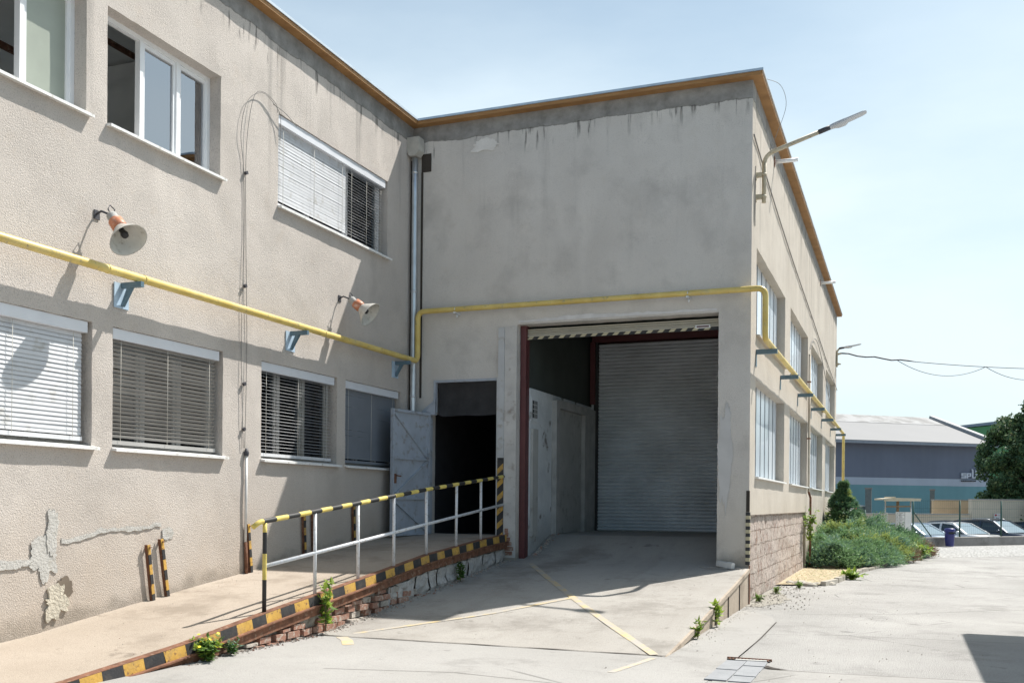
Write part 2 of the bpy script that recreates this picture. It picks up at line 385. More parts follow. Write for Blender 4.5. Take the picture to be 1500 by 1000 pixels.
# ================================================================== BUILDING
ROOFZ=8.205
B=thing('industrial_building',(0,0,0),'two storey beige roughcast factory building with loading bay and roller shutter','building')
LH=[(-9.57,-7.61,5.68,6.98),(-7.31,-5.36,5.68,6.98),(-4.10,-.93,5.68,6.98),
    (-9.45,-7.49,2.12,3.47),(-7.19,-5.27,2.12,3.47),(-4.44,-2.49,2.12,3.47),(-2.24,-.40,2.12,3.47)]
LD=.17
mb=wall(MB(),lambda a,z,d:(-d,a,z),-15.0,0,-.05,ROOFZ,LH,.30,.11,.007)
mb.build('wall',m_st_left,B)
FH=[(.337,1.68,.9,3.13),(.45,1.68,3.0,3.70),(2.02,5.44,-1,4.60)]
mb=wall(MB(),lambda a,z,d:(a,d,z),0,W,-.05,ROOFZ,FH,.30,.11,.007)
mb.build('wall',m_st_front,B)
SY=[(.60,4.75),(5.74,9.80),(10.66,14.70),(15.84,20.05)]
SH=[(a,b,4.32,5.72) for a,b in SY]+[(a,b,2.02,3.60) for a,b in SY]+[(.0,9.55,-1,1.40,.05)]
mb=wall(MB(),lambda a,z,d:(W-d,a,z),0,20.8,-.05,ROOFZ,SH,.20,.13,.006,0)
mb.build('wall',m_st_side,B)
mb=wall(MB(),lambda a,z,d:(W-.05-d,a,z),0,9.55,-.05,1.47,[],.1,.06,.028)
mb.build('wall_base',m_rubble,B)
mb=MB()
# hidden outer shell: back wall, far wall with a gap added to light the upper room
mb.box(-8.3,W-.31,20.5,20.8,-.05,ROOFZ-.01); mb.box(-8.3,-8.0,-15,20.45,-.05,5.5); mb.box(-8.3,-8.0,-15,20.45,7.3,ROOFZ-.01); mb.box(-7.95,-.31,-15,-14.7,-.05,ROOFZ-.01)
mb.build('wall',m_int,B)
# roof: deck, zinc cap, orange soffit boards
o=.16
mb=MB(); mb.prism([(-8.3,-15,ROOFZ+.06),(0.0,-15,ROOFZ+.06),(0.0,0,ROOFZ+.06),(W,0,ROOFZ+.06),(W,20.8,ROOFZ+.06),(-8.3,20.8,ROOFZ+.06)],(0,0,.05))
roof=mb.build('roof',m_roof,B)
mb=MB()
mb.box(-.34,o,-15,-o+.003,ROOFZ,ROOFZ+.055); mb.box(-.34,W+o,-o,.3,ROOFZ,ROOFZ+.055); mb.box(W-.3,W+o,.303,20.95,ROOFZ,ROOFZ+.055)
mb.build('soffit_board',m_wood,roof)
mb=MB(); q=o+.02
mb.box(-.34,q,-15,-q+.003,ROOFZ+.058,ROOFZ+.095); mb.box(-.34,W+q,-q,.3,ROOFZ+.058,ROOFZ+.095); mb.box(W-.3,W+q,.303,20.97,ROOFZ+.058,ROOFZ+.095)
mb.build('roof_edge_flashing',m_zinc,roof)

# interiors
mb=MB()
mb.box(-5.2,-5.1,-15,0,.8,4.5); mb.box(-7.9,-5.11,-14.6,-.02,4.36,4.58); mb.box(-7.9,-5.11,-14.6,-.02,7.76,7.9); mb.box(-5.1,-.31,-14.6,-.02,.75,.9); mb.box(-5.1,-.31,-14.6,-.02,4.35,4.6); mb.box(-5.1,-.31,-14.6,-.02,7.75,7.9)
mb.box(-5.1,-.32,-.12,-.02,.9,7.75); mb.box(-5.1,-.32,-4.8,-4.68,.9,7.7); mb.box(-5.1,-.32,-14.6,-14.5,.9,7.7)
mb.box(-2.2,-2.1,-7.9,-5.0,4.6,6.25)
mb.build('interior',m_int,B)
mb=MB(); mb.tube([(-2.6,-10,7.35),(-2.6,-4.8,7.35)],.05); mb.tube([(-1.4,-10,7.45),(-1.4,-4.8,7.45)],.04); mb.build('ceiling_pipe',m_rust,B)
# passage behind the pedestrian door, its darkness painted as near-black surfaces
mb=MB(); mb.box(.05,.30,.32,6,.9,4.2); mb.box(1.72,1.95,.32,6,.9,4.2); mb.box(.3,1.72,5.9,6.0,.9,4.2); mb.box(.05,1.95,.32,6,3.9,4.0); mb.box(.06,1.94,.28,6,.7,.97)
mb.build('passage',m_rubber_passage,B)
# loading bay interior
mb=MB()
mb.box(2.04,2.15,.32,4.2,.4,3.55,0); mb.build('bay_wall',m_lime,B)
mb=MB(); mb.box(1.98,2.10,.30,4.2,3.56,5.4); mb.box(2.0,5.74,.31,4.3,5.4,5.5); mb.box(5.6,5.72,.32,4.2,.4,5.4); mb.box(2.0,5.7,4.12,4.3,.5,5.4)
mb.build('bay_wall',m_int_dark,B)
mb=MB()
mb.box(2.152,2.20,.34,.60,.98,2.85,0); mb.build('panel',m_grime_door,B)
mb=MB(); mb.box(2.152,2.175,.32,.66,2.98,3.40,0); mb.box(2.176,2.18,.36,.60,3.04,3.34,1)
for k in range(1,4): mb.box(2.181,2.185,.36,.60,3.04+.075*k,3.046+.075*k,2); mb.box(2.1855,2.189,.36+.06*k,.364+.06*k,3.04,3.34,2)
mb.build('grille_window',[m_lime,m_black,m_int],B)
mb=MB(); mb.box(2.152,2.25,1.45,1.62,.98,3.45); mb.box(2.152,2.25,1.62,3.9,3.32,3.47); mb.box(2.152,2.25,3.2,3.9,.98,3.32)
fr=mb.build('bay_door_frame',m_cement,B)
mb=MB(); mb.box(2.152,2.17,1.625,3.195,1.0,3.315); mb.build('bay_door',m_grime_door,fr)
mb=MB(); 
for k in range(26): mb.add([(2.15,.33+.045*k,3.555),(2.15,.33+.045*k+.2,3.555),(2.148,.33+.045*k+.1,3.555+random.random()*.10)],[(0,1,2)])
# galvanised back shutter: real slat profile
mb=MB(); n=54; z0=1.0; pitch=(4.86-z0)/n
prof=[]
for k in range(n):
    z=z0+k*pitch
    prof+=[(4.03,z),(3.995,z+.10*pitch),(3.965,z+.45*pitch),(3.975,z+.75*pitch),(4.02,z+.97*pitch)]
vs=[]; 
for y,z in prof: vs+=[(2.29,y,z),(5.45,y,z)]
mb.add(vs,[(2*i,2*i+1,2*i+3,2*i+2) for i in range(len(prof)-1)],0,False)
mb.box(2.29,5.45,3.96,4.03,.95,1.0,0)
rs=mb.build('roller_shutter',m_galv,B)
mb=MB(); mb.box(2.21,2.285,3.90,4.05,.98,4.9); mb.box(2.152,2.205,3.92,4.0,.98,3.6,1); mb.build('guide_rail',[m_black,m_steel_white],rs)
mb=MB(); mb.box(2.16,5.55,3.88,4.1,4.88,5.02); mb.box(2.14,2.24,3.85,3.90,3.6,4.88); mb.build('red_beam',m_red,B)
# front shutter, rolled up, with hazard strip, red steel post
mb=MB()
prof=[(.27,4.56)]
for k in range(3): prof+=[(.22,4.545-.036*k),(.22,4.525-.036*k),(.25,4.515-.036*k)]
vs=[]
for y,z in prof: vs+=[(2.10,y,z),(5.43,y,z)]
mb.add(vs,[(2*i+2,2*i+3,2*i+1,2*i) for i in range(len(prof)-1)],0)
mb.box(2.10,5.43,.215,.26,4.418,4.442,0)
fs_=mb.build('rolled_front_shutter',m_cream,B)
mb=MB(); mb.box(2.10,5.43,.212,.25,4.366,4.417,0); x=2.12
while x<5.34:
    mb.prism([(x,.2105,4.368),(x+.085,.2105,4.368),(x+.13,.2105,4.415),(x+.045,.2105,4.415)],(0,-.002,0),1); x+=.19
mb.box(5.03,5.27,.202,.208,4.40,4.45,2); mb.box(5.05,5.25,.200,.2015,4.413,4.437,3)
mb.build('hazard_strip',[m_haz_k,m_haz_pale,m_white_pvc,m_red],fs_)
mb=MB(); mb.box(2.03,2.13,.14,.31,.5,4.60); mb.build('red_post',m_red,B)
# limewashed pillar face and steel jamb plates
mb=MB(); mb.box(1.80,2.02,-.022,-.004,.62,4.57); 
mb.build('pillar_render',simple('pale_pillar_render',(.58,.565,.545),.95,0,.12,3,.008,50,grime=(.34,.30,.27)),B)
mb=MB(); random.seed(3)
for k,(z,w) in enumerate([(.66,.13),(.74,.15),(.82,.12),(.90,.09),(.98,.06),(1.05,.05)]):
    mb.box(1.84-.01*(k%2),1.84+w,-.030,-.0225,z,z+.068)
mb.build('exposed_brick',m_brick,B)
mb=MB(); mb.box(1.685,1.797,-.035,.02,2.33,4.56); mb.box(1.66,1.684,-.03,.25,.98,3.72); mb.build('jamb_plate',m_steel_white,B)
mb=MB(); mb.box(1.685,1.797,-.035,-.003,.80,2.327,0); z=.86; k=0
while z<2.22:
    mb.prism([(1.685,-.0355,z),(1.797,-.0355,z+.10),(1.797,-.0355,z+.20),(1.685,-.0355,z+.10)],(0,-.003,0),1); z+=.235
mb.build('hazard_plate',[m_haz_k,m_haz_y],B)
# pedestrian door: frame, rubber flap, open leaf
mb=MB()
mb.box(.34,.40,-.02,.06,.96,3.10); mb.box(.452,1.66,-.025,.06,3.66,3.70); mb.box(.452,.49,-.02,.06,3.14,3.66)
mb.prism([(.20,-.03,3.12),(.49,-.03,3.12),(.49,-.03,3.36),(.47,-.03,3.36)],(0,.025,0)); mb.box(.20,.49,-.035,.05,3.095,3.118)
mb.beam((.24,-.035,3.15),(.47,-.035,3.33),.02,.03)
dfr=mb.build('door_frame',m_steel_blue,B)
mb=MB(); nx=16; nz=5
vs=[]
for i in range(nx+1):
    for j in range(nz+1):
        x=.50+1.16*i/nx; z=3.655-(.58+.006*math.sin(i*.7)-(.04 if i<1 else 0))*j/nz; vs.append((x,.05+.05*math.sin(j/nz*2.6)+.012*math.sin(i*1.3+j),z))
mb.add(vs,[(i*(nz+1)+j,i*(nz+1)+j+1,(i+1)*(nz+1)+j+1,(i+1)*(nz+1)+j) for i in range(nx) for j in range(nz)],0,True)
mb.build('rubber_flap',m_rubber_passage,dfr)
hp=Vector((.35,-.03,0)); le=Vector((.165,-1.06,0)); u=(le-hp).normalized(); nrm=Vector((-u.y,u.x,0)); LW=(le-hp).length
if nrm.x<0: nrm=-nrm
def dl(a,z,k=0): p=hp+u*a+nrm*k; return (p.x,p.y,z)
mb=MB(); mb.prism([dl(0,.99),dl(LW,.97),dl(LW,3.13),dl(0,3.13)],nrm*.02)
leaf=mb.build('door_leaf',m_steel_blue,B)
mb=MB(); k=.04
for a,b in ((dl(.02,1.0,k),dl(.02,3.12,k)),(dl(LW-.02,.99,k),dl(LW-.02,3.12,k)),(dl(.04,3.1,k),dl(LW-.04,3.1,k)),(dl(.04,1.01,k),dl(LW-.04,1.0,k)),
            (dl(.04,2.30,k),dl(LW-.04,2.30,k)),(dl(.04,1.62,k),dl(LW-.04,1.62,k))): mb.beam(a,b,.04,.04,0,nrm)
for a,b in ((dl(LW-.05,3.06,k),dl(.07,2.34,k)),(dl(.07,2.26,k),dl(LW-.06,1.66,k)),(dl(LW-.06,1.58,k),dl(.07,1.05,k))): mb.beam(a,b,.038,.036,0,nrm)
mb.build('brace',m_steel_blue,leaf)
mb=MB(); mb.obox(dl(LW-.06,1.95,.06),(.03,.05,.16)); mb.beam(dl(LW-.06,2.0,.08),dl(LW-.18,1.99,.09),.02,.02); mb.build('door_handle',m_rust,leaf)

# ---- left-wing windows
def frame(mb,y0,y1,z0,z1,mull,x=-LD,w=.055,t=.07):
    mb.box(x-t,x,y0,y1,z0,z0+w); mb.box(x-t,x,y0,y1,z1-w,z1); mb.box(x-t,x,y0,y0+w,z0+w,z1-w); mb.box(x-t,x,y1-w,y1,z0+w,z1-w)
    for m_ in mull: mb.box(x-t,x+.006,m_-w*.5,m_+w*.5,z0+w,z1-w)
def slats(mb,y0,y1,z0,z1,ang,x=-.085,pitch=.046,w=.050,off=0):
    z=z1; k=0
    while z>z0+.03:
        # bunch of slight irregularities
        a=ang+R(random.uniform(-3,3)); dx=math.cos(a)*w/2; dz=math.sin(a)*w/2; dr=random.uniform(-.002,.002); tl=random.uniform(-.004,.004)
        zz=z+dr
        pts=[]
        for y,e in ((y0,tl),(y1,-tl)):
            pts+=[(x+dx,y,zz-dz+e),(x,y,zz+.006+e),(x-dx,y,zz+dz+e)]
        mb.add(pts,[(0,3,4,1),(1,4,5,2)],0,True); z-=pitch; k+=1
    return mb
def left_window(h,mull,blind,label=None,open_bay=None,mat=m_glass,box=True,fm=None,bm=None):
    fm=fm or m_white_pvc; bm=bm or m_blind
    y0,y1,z0,z1=h
    mb=MB(); frame(mb,y0,y1,z0,z1,mull); wf=mb.build('window',fm,B)
    if label: wf['label']=label
    edges=[y0]+mull+[y1]; mb=MB()
    for i,(a,b) in enumerate(zip(edges[:-1],edges[1:])):
        if open_bay==i: continue
        a2=a+.03; b2=b-.03
        mb.box(-LD-.045,-LD-.035,a2+.03,b2-.03,z0+.085,z1-.085)
    mb.build('pane',mat,wf); mb=MB()
    for i,(a,b) in enumerate(zip(edges[:-1],edges[1:])):
        if open_bay==i: continue
        a2=a+(.055 if i==0 else .028); b2=b-(.055 if i==len(edges)-2 else .028); x0,x1=-LD-.06,-LD-.012; w_=.042
        mb.box(x0,x1,a2,b2,z0+.057,z0+.10); mb.box(x0,x1,a2,b2,z1-.10,z1-.057); mb.box(x0,x1,a2,a2+w_,z0+.10,z1-.10); mb.box(x0,x1,b2-w_,b2,z0+.10,z1-.10)
    mb.build('sash',fm,wf)
    mb=MB(); mb.prism([(-LD+.005,y0-.01,z0+.03),(.075,y0-.01,z0-.005),(.075,y0-.01,z0-.035),(.055,y0-.01,z0-.03),(-LD+.005,y0-.01,z0+.0)],(0,y1-y0+.06,0))
    mb.build('sill',m_sill,wf)
    if blind:
        if box:
            mb=MB(); mb.box(-.13,-.02,y0+.02,y1-.05,z1-.125,z1-.005); mb.build('blind_box',m_blindbox,wf)
        for (a,b,ang,bot) in blind:
            mb=MB(); slats(mb,a,b,z0+bot+.05,z1-.15,R(ang)); mb.box(-.10,-.065,a,b,z0+bot,z0+bot+.045)
            bl=mb.build('blind',bm,wf)
            for q in (.08,.5,.92): MB().tube([(-.048,a+(b-a)*q,z0+bot+.03),(-.048,a+(b-a)*q,z1-.13)],.003,5).build('blind_cord',m_cord,wf)
    return wf
left_window(LH[0],[-8.30],None,'window with a grey green pane',0,m_pane_grey_green)
left_window(LH[1],[-6.60,-5.97],None,'three part window with its left bay open',0)
left_window(LH[2],[-3.1,-2.0],[(LH[2][0]+.04,-2.16,83,.03),(-2.12,LH[2][1]-.06,20,.03)],'wide window with blinds half closed',None,m_glass_dark)
left_window(LH[3],[-8.8,-8.15],[(LH[3][0]+.04,LH[3][1]-.07,77,.06)],None,None,m_glass_dark,True,m_grey_frame)
left_window(LH[4],[-6.55,-5.92],[(LH[4][0]+.03,LH[4][1]-.06,-36,.05)],None,None,m_glass_dark,True,m_grey_frame,m_blind_shade)
left_window(LH[5],[-3.82,-3.18],[(LH[5][0]+.03,LH[5][1]-.06,4,.05)],None,None,m_glass_dark,True,m_grey_frame)
left_window(LH[6],[-1.62,-1.0],[(LH[6][0]+.03,LH[6][1]-.06,80,.05)],None,None,m_glass_dark,True,m_grey_frame,m_blind_shade_dk)
# ---- side windows of channel glass planks
for (a,b,z0,z1) in SH[:8]:
    mb=MB(); n=7; x=W-.155; w=(b-a)/n
    for k in range(n):
        y=a+k*w
        mb.add([(x-.02,y+.03,z0),(x,y+.055,z0),(x,y+w-.055,z0),(x-.02,y+w-.03,z0),(x-.02,y+.03,z1),(x,y+.055,z1),(x,y+w-.055,z1),(x-.02,y+w-.03,z1)],
               [(0,1,5,4),(1,2,6,5),(2,3,7,6)],0)
    wf=mb.build('window',m_uglass,B)
    mb=MB(); mb.box(x-.03,x-.022,a,b,z0,z1)
    for k in range(1,n): mb.box(x-.021,x+.004,a+k*w-.028,a+k*w+.028,z0,z1)
    mb.build('joint',m_ujoint,wf)
    mb=MB(); mb.prism([(x,a,z0+.02),(W+.06,a,z0-.004),(W+.06,a,z0-.03),(x,a,z0-.03)],(0,b-a,0)); mb.build('sill',m_sill if z0<3 else m_st_side,wf)
# repairs and loose plaster
m_mend=simple('mended_cement_render',(.475,.465,.44),.95,0,.10,7,.010,45,grime=(.40,.38,.34))
def blob(cy,cz,ry,rz,n=26,seed=0,fn=None,mat=None,t=.006,name='plaster_patch'):
    random.seed(seed); pts=[]; n=n*3
    for k in range(n):
        a=2*math.pi*k/n; r=1+.45*mn.noise(Vector((math.cos(a)*1.7+seed,math.sin(a)*1.7,seed*.7)))+.22*mn.noise(Vector((math.cos(a)*6+seed,math.sin(a)*6,seed*.3)))+random.uniform(-.05,.05)
        pts.append(fn(cy+ry*r*math.cos(a),cz+rz*r*math.sin(a)))
    d=Vector(fn(0,0,1))-Vector(fn(0,0,0))
    mb=MB(); mb.prism(pts,d*t); return mb.build(name,mat or m_mend,B)
fl=lambda y,z,k=0:(.006+k,y,z)
blob(-8.12,.95,.17,.22,30,1,fl); blob(-8.03,1.22,.07,.22,24,2,fl,None,.013); blob(-8.62,.90,.30,.05,24,3,fl,None,.011)
mb=MB(); pts=[]
ys=[-7.9+i*.05 for i in range(31)]
for i,y in enumerate(ys): pts.append((y,1.145+.10*(y+7.9)+.02*math.sin(y*5)+.045*mn.noise(Vector((y*7,0,0)))))
for y in reversed(ys): pts.append((y,1.10+.10*(y+7.9)+.02*math.sin(y*5)+.045*mn.noise(Vector((y*7,7,0)))))
mb.prism([fl(*p) for p in pts],(.005,0,0)); mb.build('plaster_patch',m_mend,B)
blob(-7.98,.48,.15,.17,22,5,fl,simple('fallen_plaster_bed',(.50,.46,.38),.97,0,.12,5,.02,30),.02); blob(-7.84,.62,.10,.10,18,6,fl,simple('plaster_hole',(.16,.13,.10),.97),.008)
blob(-6.30,1.15,.09,.09,22,9,fl)
ff=lambda x,z,k=0:(x,-.006-k,z)
m_patch=simple('pale_front_patch',(.70,.675,.64),.95,0,.1,4,.008,50)
blob(1.38,7.74,.24,.10,30,12,ff,m_patch,.006); blob(5.56,2.3,.10,.85,60,18,ff,simple('smooth_grey_patch',(.56,.555,.55),.95,0,.06,3),.006)
mb=MB(); pts=[]
xs=[2.05+i*.08 for i in range(43)]
for x in xs: pts.append(ff(x,4.63))
for x in reversed(xs): pts.append(ff(x,4.66+.05*abs(mn.noise(Vector((x*5,1,2))))+.04*math.exp(-((x-3.2)/.5)**2)))
mb.prism(pts,(0,-.007,0)); mb.build('plaster_patch',simple('pale_lintel_patch',(.68,.67,.67),.9,0,.1,5),B)
# rainwater hopper and downpipe
mb=MB(); mb.tube([(.10,-.13,7.62),(.10,-.13,7.0),(.10,-.13,3.05),(.10,-.13,1.05)],.05,14)
for z in (7.35,5.25,3.4,2.1): mb.tube([(.10,-.13,z),(.10,-.13,z+.04)],.055,14)
dp=mb.build('downpipe',m_zinc,B)
mb=MB(); mb.prism([(.0,-.25,7.96),(.235,-.25,7.96),(.235,-.25,7.72),(.17,-.25,7.64),(.04,-.25,7.64),(.0,-.25,7.72)],(0,.20,0)); mb.build('hopper',simple('dull_hopper_sheet',(.52,.51,.47),.45,.2,.1,9),dp)
mb=MB(); mb.box(.17,.36,-.012,-.004,7.40,7.72); mb.box(.006,.012,-.10,-.02,1.1,7.6); mb.box(.165,.205,-.012,-.006,3.4,7.4); mb.build('dark_corner_strip',m_dkgap,B)  # near-black strips laid on both walls at the inner corner

# ================================================================== GROUND
def ip(x,xs,ys):
    return float(np.interp(x,xs,ys))
RY=[-10.0,-9.55,-8.2,-6.85,-4.9,-3.0,-1.0,0.0,.3]; RZ=[.012,.05,.17,.345,.565,.79,.945,1.0,1.0]
rampz=lambda y: ip(y,RY,RZ)
DY=[-5.85,-4.4,-3.0,-1.5,0,.4,1.4,4.1]; DZ=[0.006,.13,.27,.415,.575,.66,.985,1.01]
drivez=lambda y: ip(y,DY,DZ)
gnd=MB(); n=40; gnd.add([(-600,-600,-.64),(600,-600,-.64),(600,600,-.64),(-600,600,-.64)],[(0,1,2,3)])
struct(gnd.build('ground',m_ground))
WL=lambda t:(8.8+.637*t,26.1+.770*t)
mb=MB(); a=WL(-4.5); b=WL(60)
mb.add([(-40,-70,0),(90,-70,0),(90,b[1],0),(b[0],b[1],0),(a[0],a[1],0),(-8.2,21,0),(-8.2,-15,0),(-40,-15,0)],[tuple(range(8))])
struct(mb.build('yard',m_yard))
mb=MB()
ap=[(-30,-40),(6.62,-40),(6.60,-7.2),(6.63,-6.3),(6.66,-5.56),(6.62,-2.3),(6.5,-1.6),(6.2,-1.1),(5.96,-.9),(5.96,-5.86),(2.0,-5.7),(1.9,-8.4),(1.2,-10.0),(-.2,-10.05),(-30,-10.05)]
mb.add([(x,y,.004) for x,y in ap],[tuple(range(len(ap)))]); struct(mb.build('concrete_apron',m_apron))
mb=MB(); mb.add([(6.64,-40,.005),(16,-40,.005),(16,-5.98,.005),(8.9,-6.06,.005),(7.6,-6.2,.005),(7.0,-6.22,.005),(6.64,-6.32,.005)],[tuple(range(7))]); struct(mb.build('concrete_apron',m_apron))
# ramp up to the pedestrian door
mb=MB(); ys=lines(-10.05,.3,RY,.25); xs=[0.0,.03]+[.2+.2*i for i in range(8)]+[1.86]; vs=[]
for y in ys:
    for x in xs: vs.append((x,y,rampz(y)+.006*mn.noise(Vector((x*1.5,y*1.5,3)))+(.012 if x<.02 else 0)))
nx=len(xs); mb.add(vs,[(j*nx+i,j*nx+i+1,(j+1)*nx+i+1,(j+1)*nx+i) for j in range(len(ys)-1) for i in range(nx-1)],0,True)
struct(mb.build('ramp',m_ramp))
# driveway up to the loading bay
mb=MB(); ys=lines(-5.9,4.15,DY,.3); xs=[1.80]+[1.8+i*.36 for i in range(1,11)]+[5.83,5.90,5.935,5.94]
def inx(x,y): return x
vs=[]
for y in ys:
    for x in xs:
        xx=min(x,5.6) if y>.05 else x
        z=drivez(y)+.006*mn.noise(Vector((x*1.2,y*1.2,9)))*(1 if y>-5.7 else 0)
        if x>5.92: z-=.012*(x-5.92)/.02
        if y<-5.86: z=.0055
        vs.append((xx,y+(.0 if y>-5.5 else .03*(x-4)),z))
nx=len(xs); mb.add(vs,[(j*nx+i,j*nx+i+1,(j+1)*nx+i+1,(j+1)*nx+i) for j in range(len(ys)-1) for i in range(nx-1)],0,True)
dv=mb.build('driveway',m_drive); struct(dv)
mb=MB(); yy=[y for y in lines(-5.9,-.04,DY,.15)]; vs=[]
for y in yy:
    t=max(drivez(y)-.012,.004)
    for f in (0,.34,.67,1): vs.append((5.94+(.0 if f>.9 else .012*mn.noise(Vector((y*5,f*3,1)))),y,-.03+(t+.03)*f))
mb.add(vs,[(j*4+i,(j+1)*4+i,(j+1)*4+i+1,j*4+i+1) for j in range(len(yy)-1) for i in range(3)],0,False)
mb.add([(5.945,-.035,-.03),(5.945,-.035,.57),(5.6,-.035,.57),(5.6,-.035,-.03)],[(0,1,2,3)])
for y in (-4.05,-2.95,-1.95,-.95): mb.box(5.943,5.956,y-.008,y+.008,0,drivez(y)-.05,1)
for j in range(len(yy)-1):
    y,y2=yy[j],yy[j+1]; mb.prism([(5.94,y,drivez(y)-.075),(5.965,y,drivez(y)-.07),(5.965,y,drivez(y)-.012),(5.94,y,drivez(y)-.004)],(0,y2-y,drivez(y2)-drivez(y)),0)
struct(mb.build('driveway_edge',[m_side,m_dkgap]))
mb=MB(); 
for i in range(40):
    x=1.95+i*.1; mb.add([(x,-5.895+.03*(x-4)+.008*math.sin(x*9),.012),(x+.1,-5.895+.03*(x-3.9)+.008*math.sin((x+.1)*9),.012),(x+.1,-5.87+.03*(x-3.9)+.008*math.sin((x+.1)*7),.012),(x,-5.87+.03*(x-4)+.008*math.sin(x*7),.012)],[(0,1,2,3)])
struct(mb.build('expansion_joint',m_dkgap))
def strip(name,pts,w,mat,zf,dz=.002,n=14):
    mb=MB(); vs=[]
    P=[]
    for (a,b) in zip(pts[:-1],pts[1:]):
        for k in range(n): P.append(Vector(a).lerp(Vector(b),k/n))
    P.append(Vector(pts[-1]))
    for i,p in enumerate(P):
        t=(P[min(i+1,len(P)-1)]-P[max(i-1,0)]).normalized(); s=Vector((-t.y,t.x))*w/2*(1+.12*mn.noise(Vector((i*.7,w,2))))
        for q in (p+s,p-s): vs.append((q.x,q.y,zf(q.x,q.y)+dz))
    mb.add(vs,[(2*i,2*i+1,2*i+3,2*i+2) for i in range(len(P)-1)]); return struct(mb.build(name,mat))
dz_=lambda x,y: max(drivez(y),.004)+.0035
strip('yellow_marking',[(2.25,-5.75),(3.35,-4.18),(4.05,-2.9)],.08,m_mark,dz_)
strip('yellow_marking',[(2.42,-.30),(4.2,-3.25),(5.83,-5.82)],.095,m_mark,dz_)
strip('yellow_marking',[(2.22,-5.96),(2.42,-6.18),(2.62,-6.48)],.13,m_mark,lambda x,y:.005)
strip('yellow_marking',[(5.86,-6.0),(5.78,-6.5),(5.70,-7.0)],.07,m_mark_faint,lambda x,y:.005)
strip('yard_joint',[(6.64,-5.6),(6.655,-4),(6.63,-2.25)],.016,m_dkgap,lambda x,y:.002)
strip('yard_joint',[(7.0,-6.2),(7.6,-6.19),(8.9,-6.05),(12,-5.95)],.018,m_dkgap,lambda x,y:.002)
mb=MB(); P=[at(1377,30.3),at(1520,32.4),at(1900,38)]; Q=[WL(40),WL(0),WL(-3)]
mb.add([(p.x,p.y,.004) for p in P]+[(x,y,.004) for x,y in Q]+[(8.0,21.5,.004)],[tuple(range(7))]); struct(mb.build('cobblestone_area',m_cob))
mb=MB(); random.seed(41); pts=[(5.9,-.35)]
for i in range(30):
    y=-.35+i*.16; pts.append((6.16+.28*math.sin(i*.19)+.16*mn.noise(Vector((i*.6,3,1)))+.05*mn.noise(Vector((i*2.1,1,1))),y))
pts.append((5.9,4.3)); mb.add([(x,y,.006) for x,y in pts],[tuple(range(len(pts)))]); struct(mb.build('dirt_strip',m_grit))
strip('yard_joint',[(7.2,-3.3),(8.4,-3.22),(11,-3.05)],.009,m_dkgap,lambda x,y:.002,.002,20)
strip('yard_joint',[(6.7,-1.2),(8.2,-.4),(9.6,.9),(12,1.6)],.010,m_dkgap,lambda x,y:.002,.002,20)
strip('yard_joint',[(7.0,4.9),(8.4,5.3),(10.5,5.1),(14,5.6)],.012,m_dkgap,lambda x,y:.002,.002,20)
strip('yard_joint',[(3.2,-7.9),(4.4,-7.6),(6.6,-7.9)],.008,m_dkgap,lambda x,y:.006,.001,20)
# planting bed with old kerb
KP=[(6.0,4.0),(6.74,4.32),(6.93,5.35),(7.25,8.92),(7.5,10.45),(7.8,12.16),(8.25,14.7),(8.62,17.2),(8.75,19.0),(8.5,20.6)]
mb=MB(); mb.add([(5.89,3.95,.02)]+[(x-.06,y,.03) for x,y in KP]+[(5.89,21,.03)],[tuple(range(len(KP)+2))]); struct(mb.build('planting_bed',m_soil))
random.seed(5)
mb=MB(); KD=[Vector(p) for p in KP[1:]]
for a,b in zip(KD[:-1],KD[1:]):
    L=(b-a).length; n=max(1,int(L/.55)); 
    for k in range(n):
        p=a.lerp(b,(k+.03)/n); q=a.lerp(b,(k+.95)/n); h=.07+random.uniform(-.025,.02)
        mb.beam((p.x,p.y,h-.06+random.uniform(-.01,.01)),(q.x,q.y,h-.06),.10,.14)
struct(mb.build('kerb',m_kerb))
mb=MB()
for (x,y,r,h) in ((6.32,4.3,.16,.09),(6.52,4.22,.13,.07),(6.62,4.45,.10,.06),(6.86,4.7,.10,.06),(6.12,4.45,.10,.07)):
    mb.lathe([(0.001,0),(r*1.05,.0),(r,h*.6),(r*.6,h),(0.001,h)],(x,y,0),(random.uniform(-.2,.2),random.uniform(-.2,.2),1),7,0,False)
struct(mb.build('broken_kerb',m_kerb))

# ------------------------------------------------------------------ retaining wall under the ramp
RW=thing('retaining_wall',(1.86,-4.5,0),'crumbling brick retaining wall with black and yellow steel edge beside the ramp','retaining wall')
EX=1.87
edge=lambda y: rampz(y)+.012
yA,yB=-9.75,-.035
mb=MB(); ys=lines(yA,yB,[],.2); 
y=yA; k=0; 
def slab(mb,ya,yb,x0,x1,t0,t1,m=0):
    mb.add([(x0,ya,edge(ya)+t0),(x1,ya,edge(ya)+t0),(x1,ya,edge(ya)+t1),(x0,ya,edge(ya)+t1),(x0,yb,edge(yb)+t0),(x1,yb,edge(yb)+t0),(x1,yb,edge(yb)+t1),(x0,yb,edge(yb)+t1)],
           [(0,3,2,1),(4,5,6,7),(0,1,5,4),(1,2,6,5),(2,3,7,6),(3,0,4,7)],m)
mb.m
while y<yB-.001:
    y2=min(y+.26+.05*mn.noise(Vector((y*9,1,1))),yB); e=0.03+.02*mn.noise(Vector((y*7,4,1)))
    a0,a1=y,y2
    # slanted stripe: lower edge shifted
    mb.add([(EX,a0+e,edge(a0)-.108),(EX,a1+e if a1<yB else a1,edge(a1)-.108),(EX,a1,edge(a1)),(EX,a0,edge(a0))],[(0,1,2,3)],k%2); y=y2; k+=1
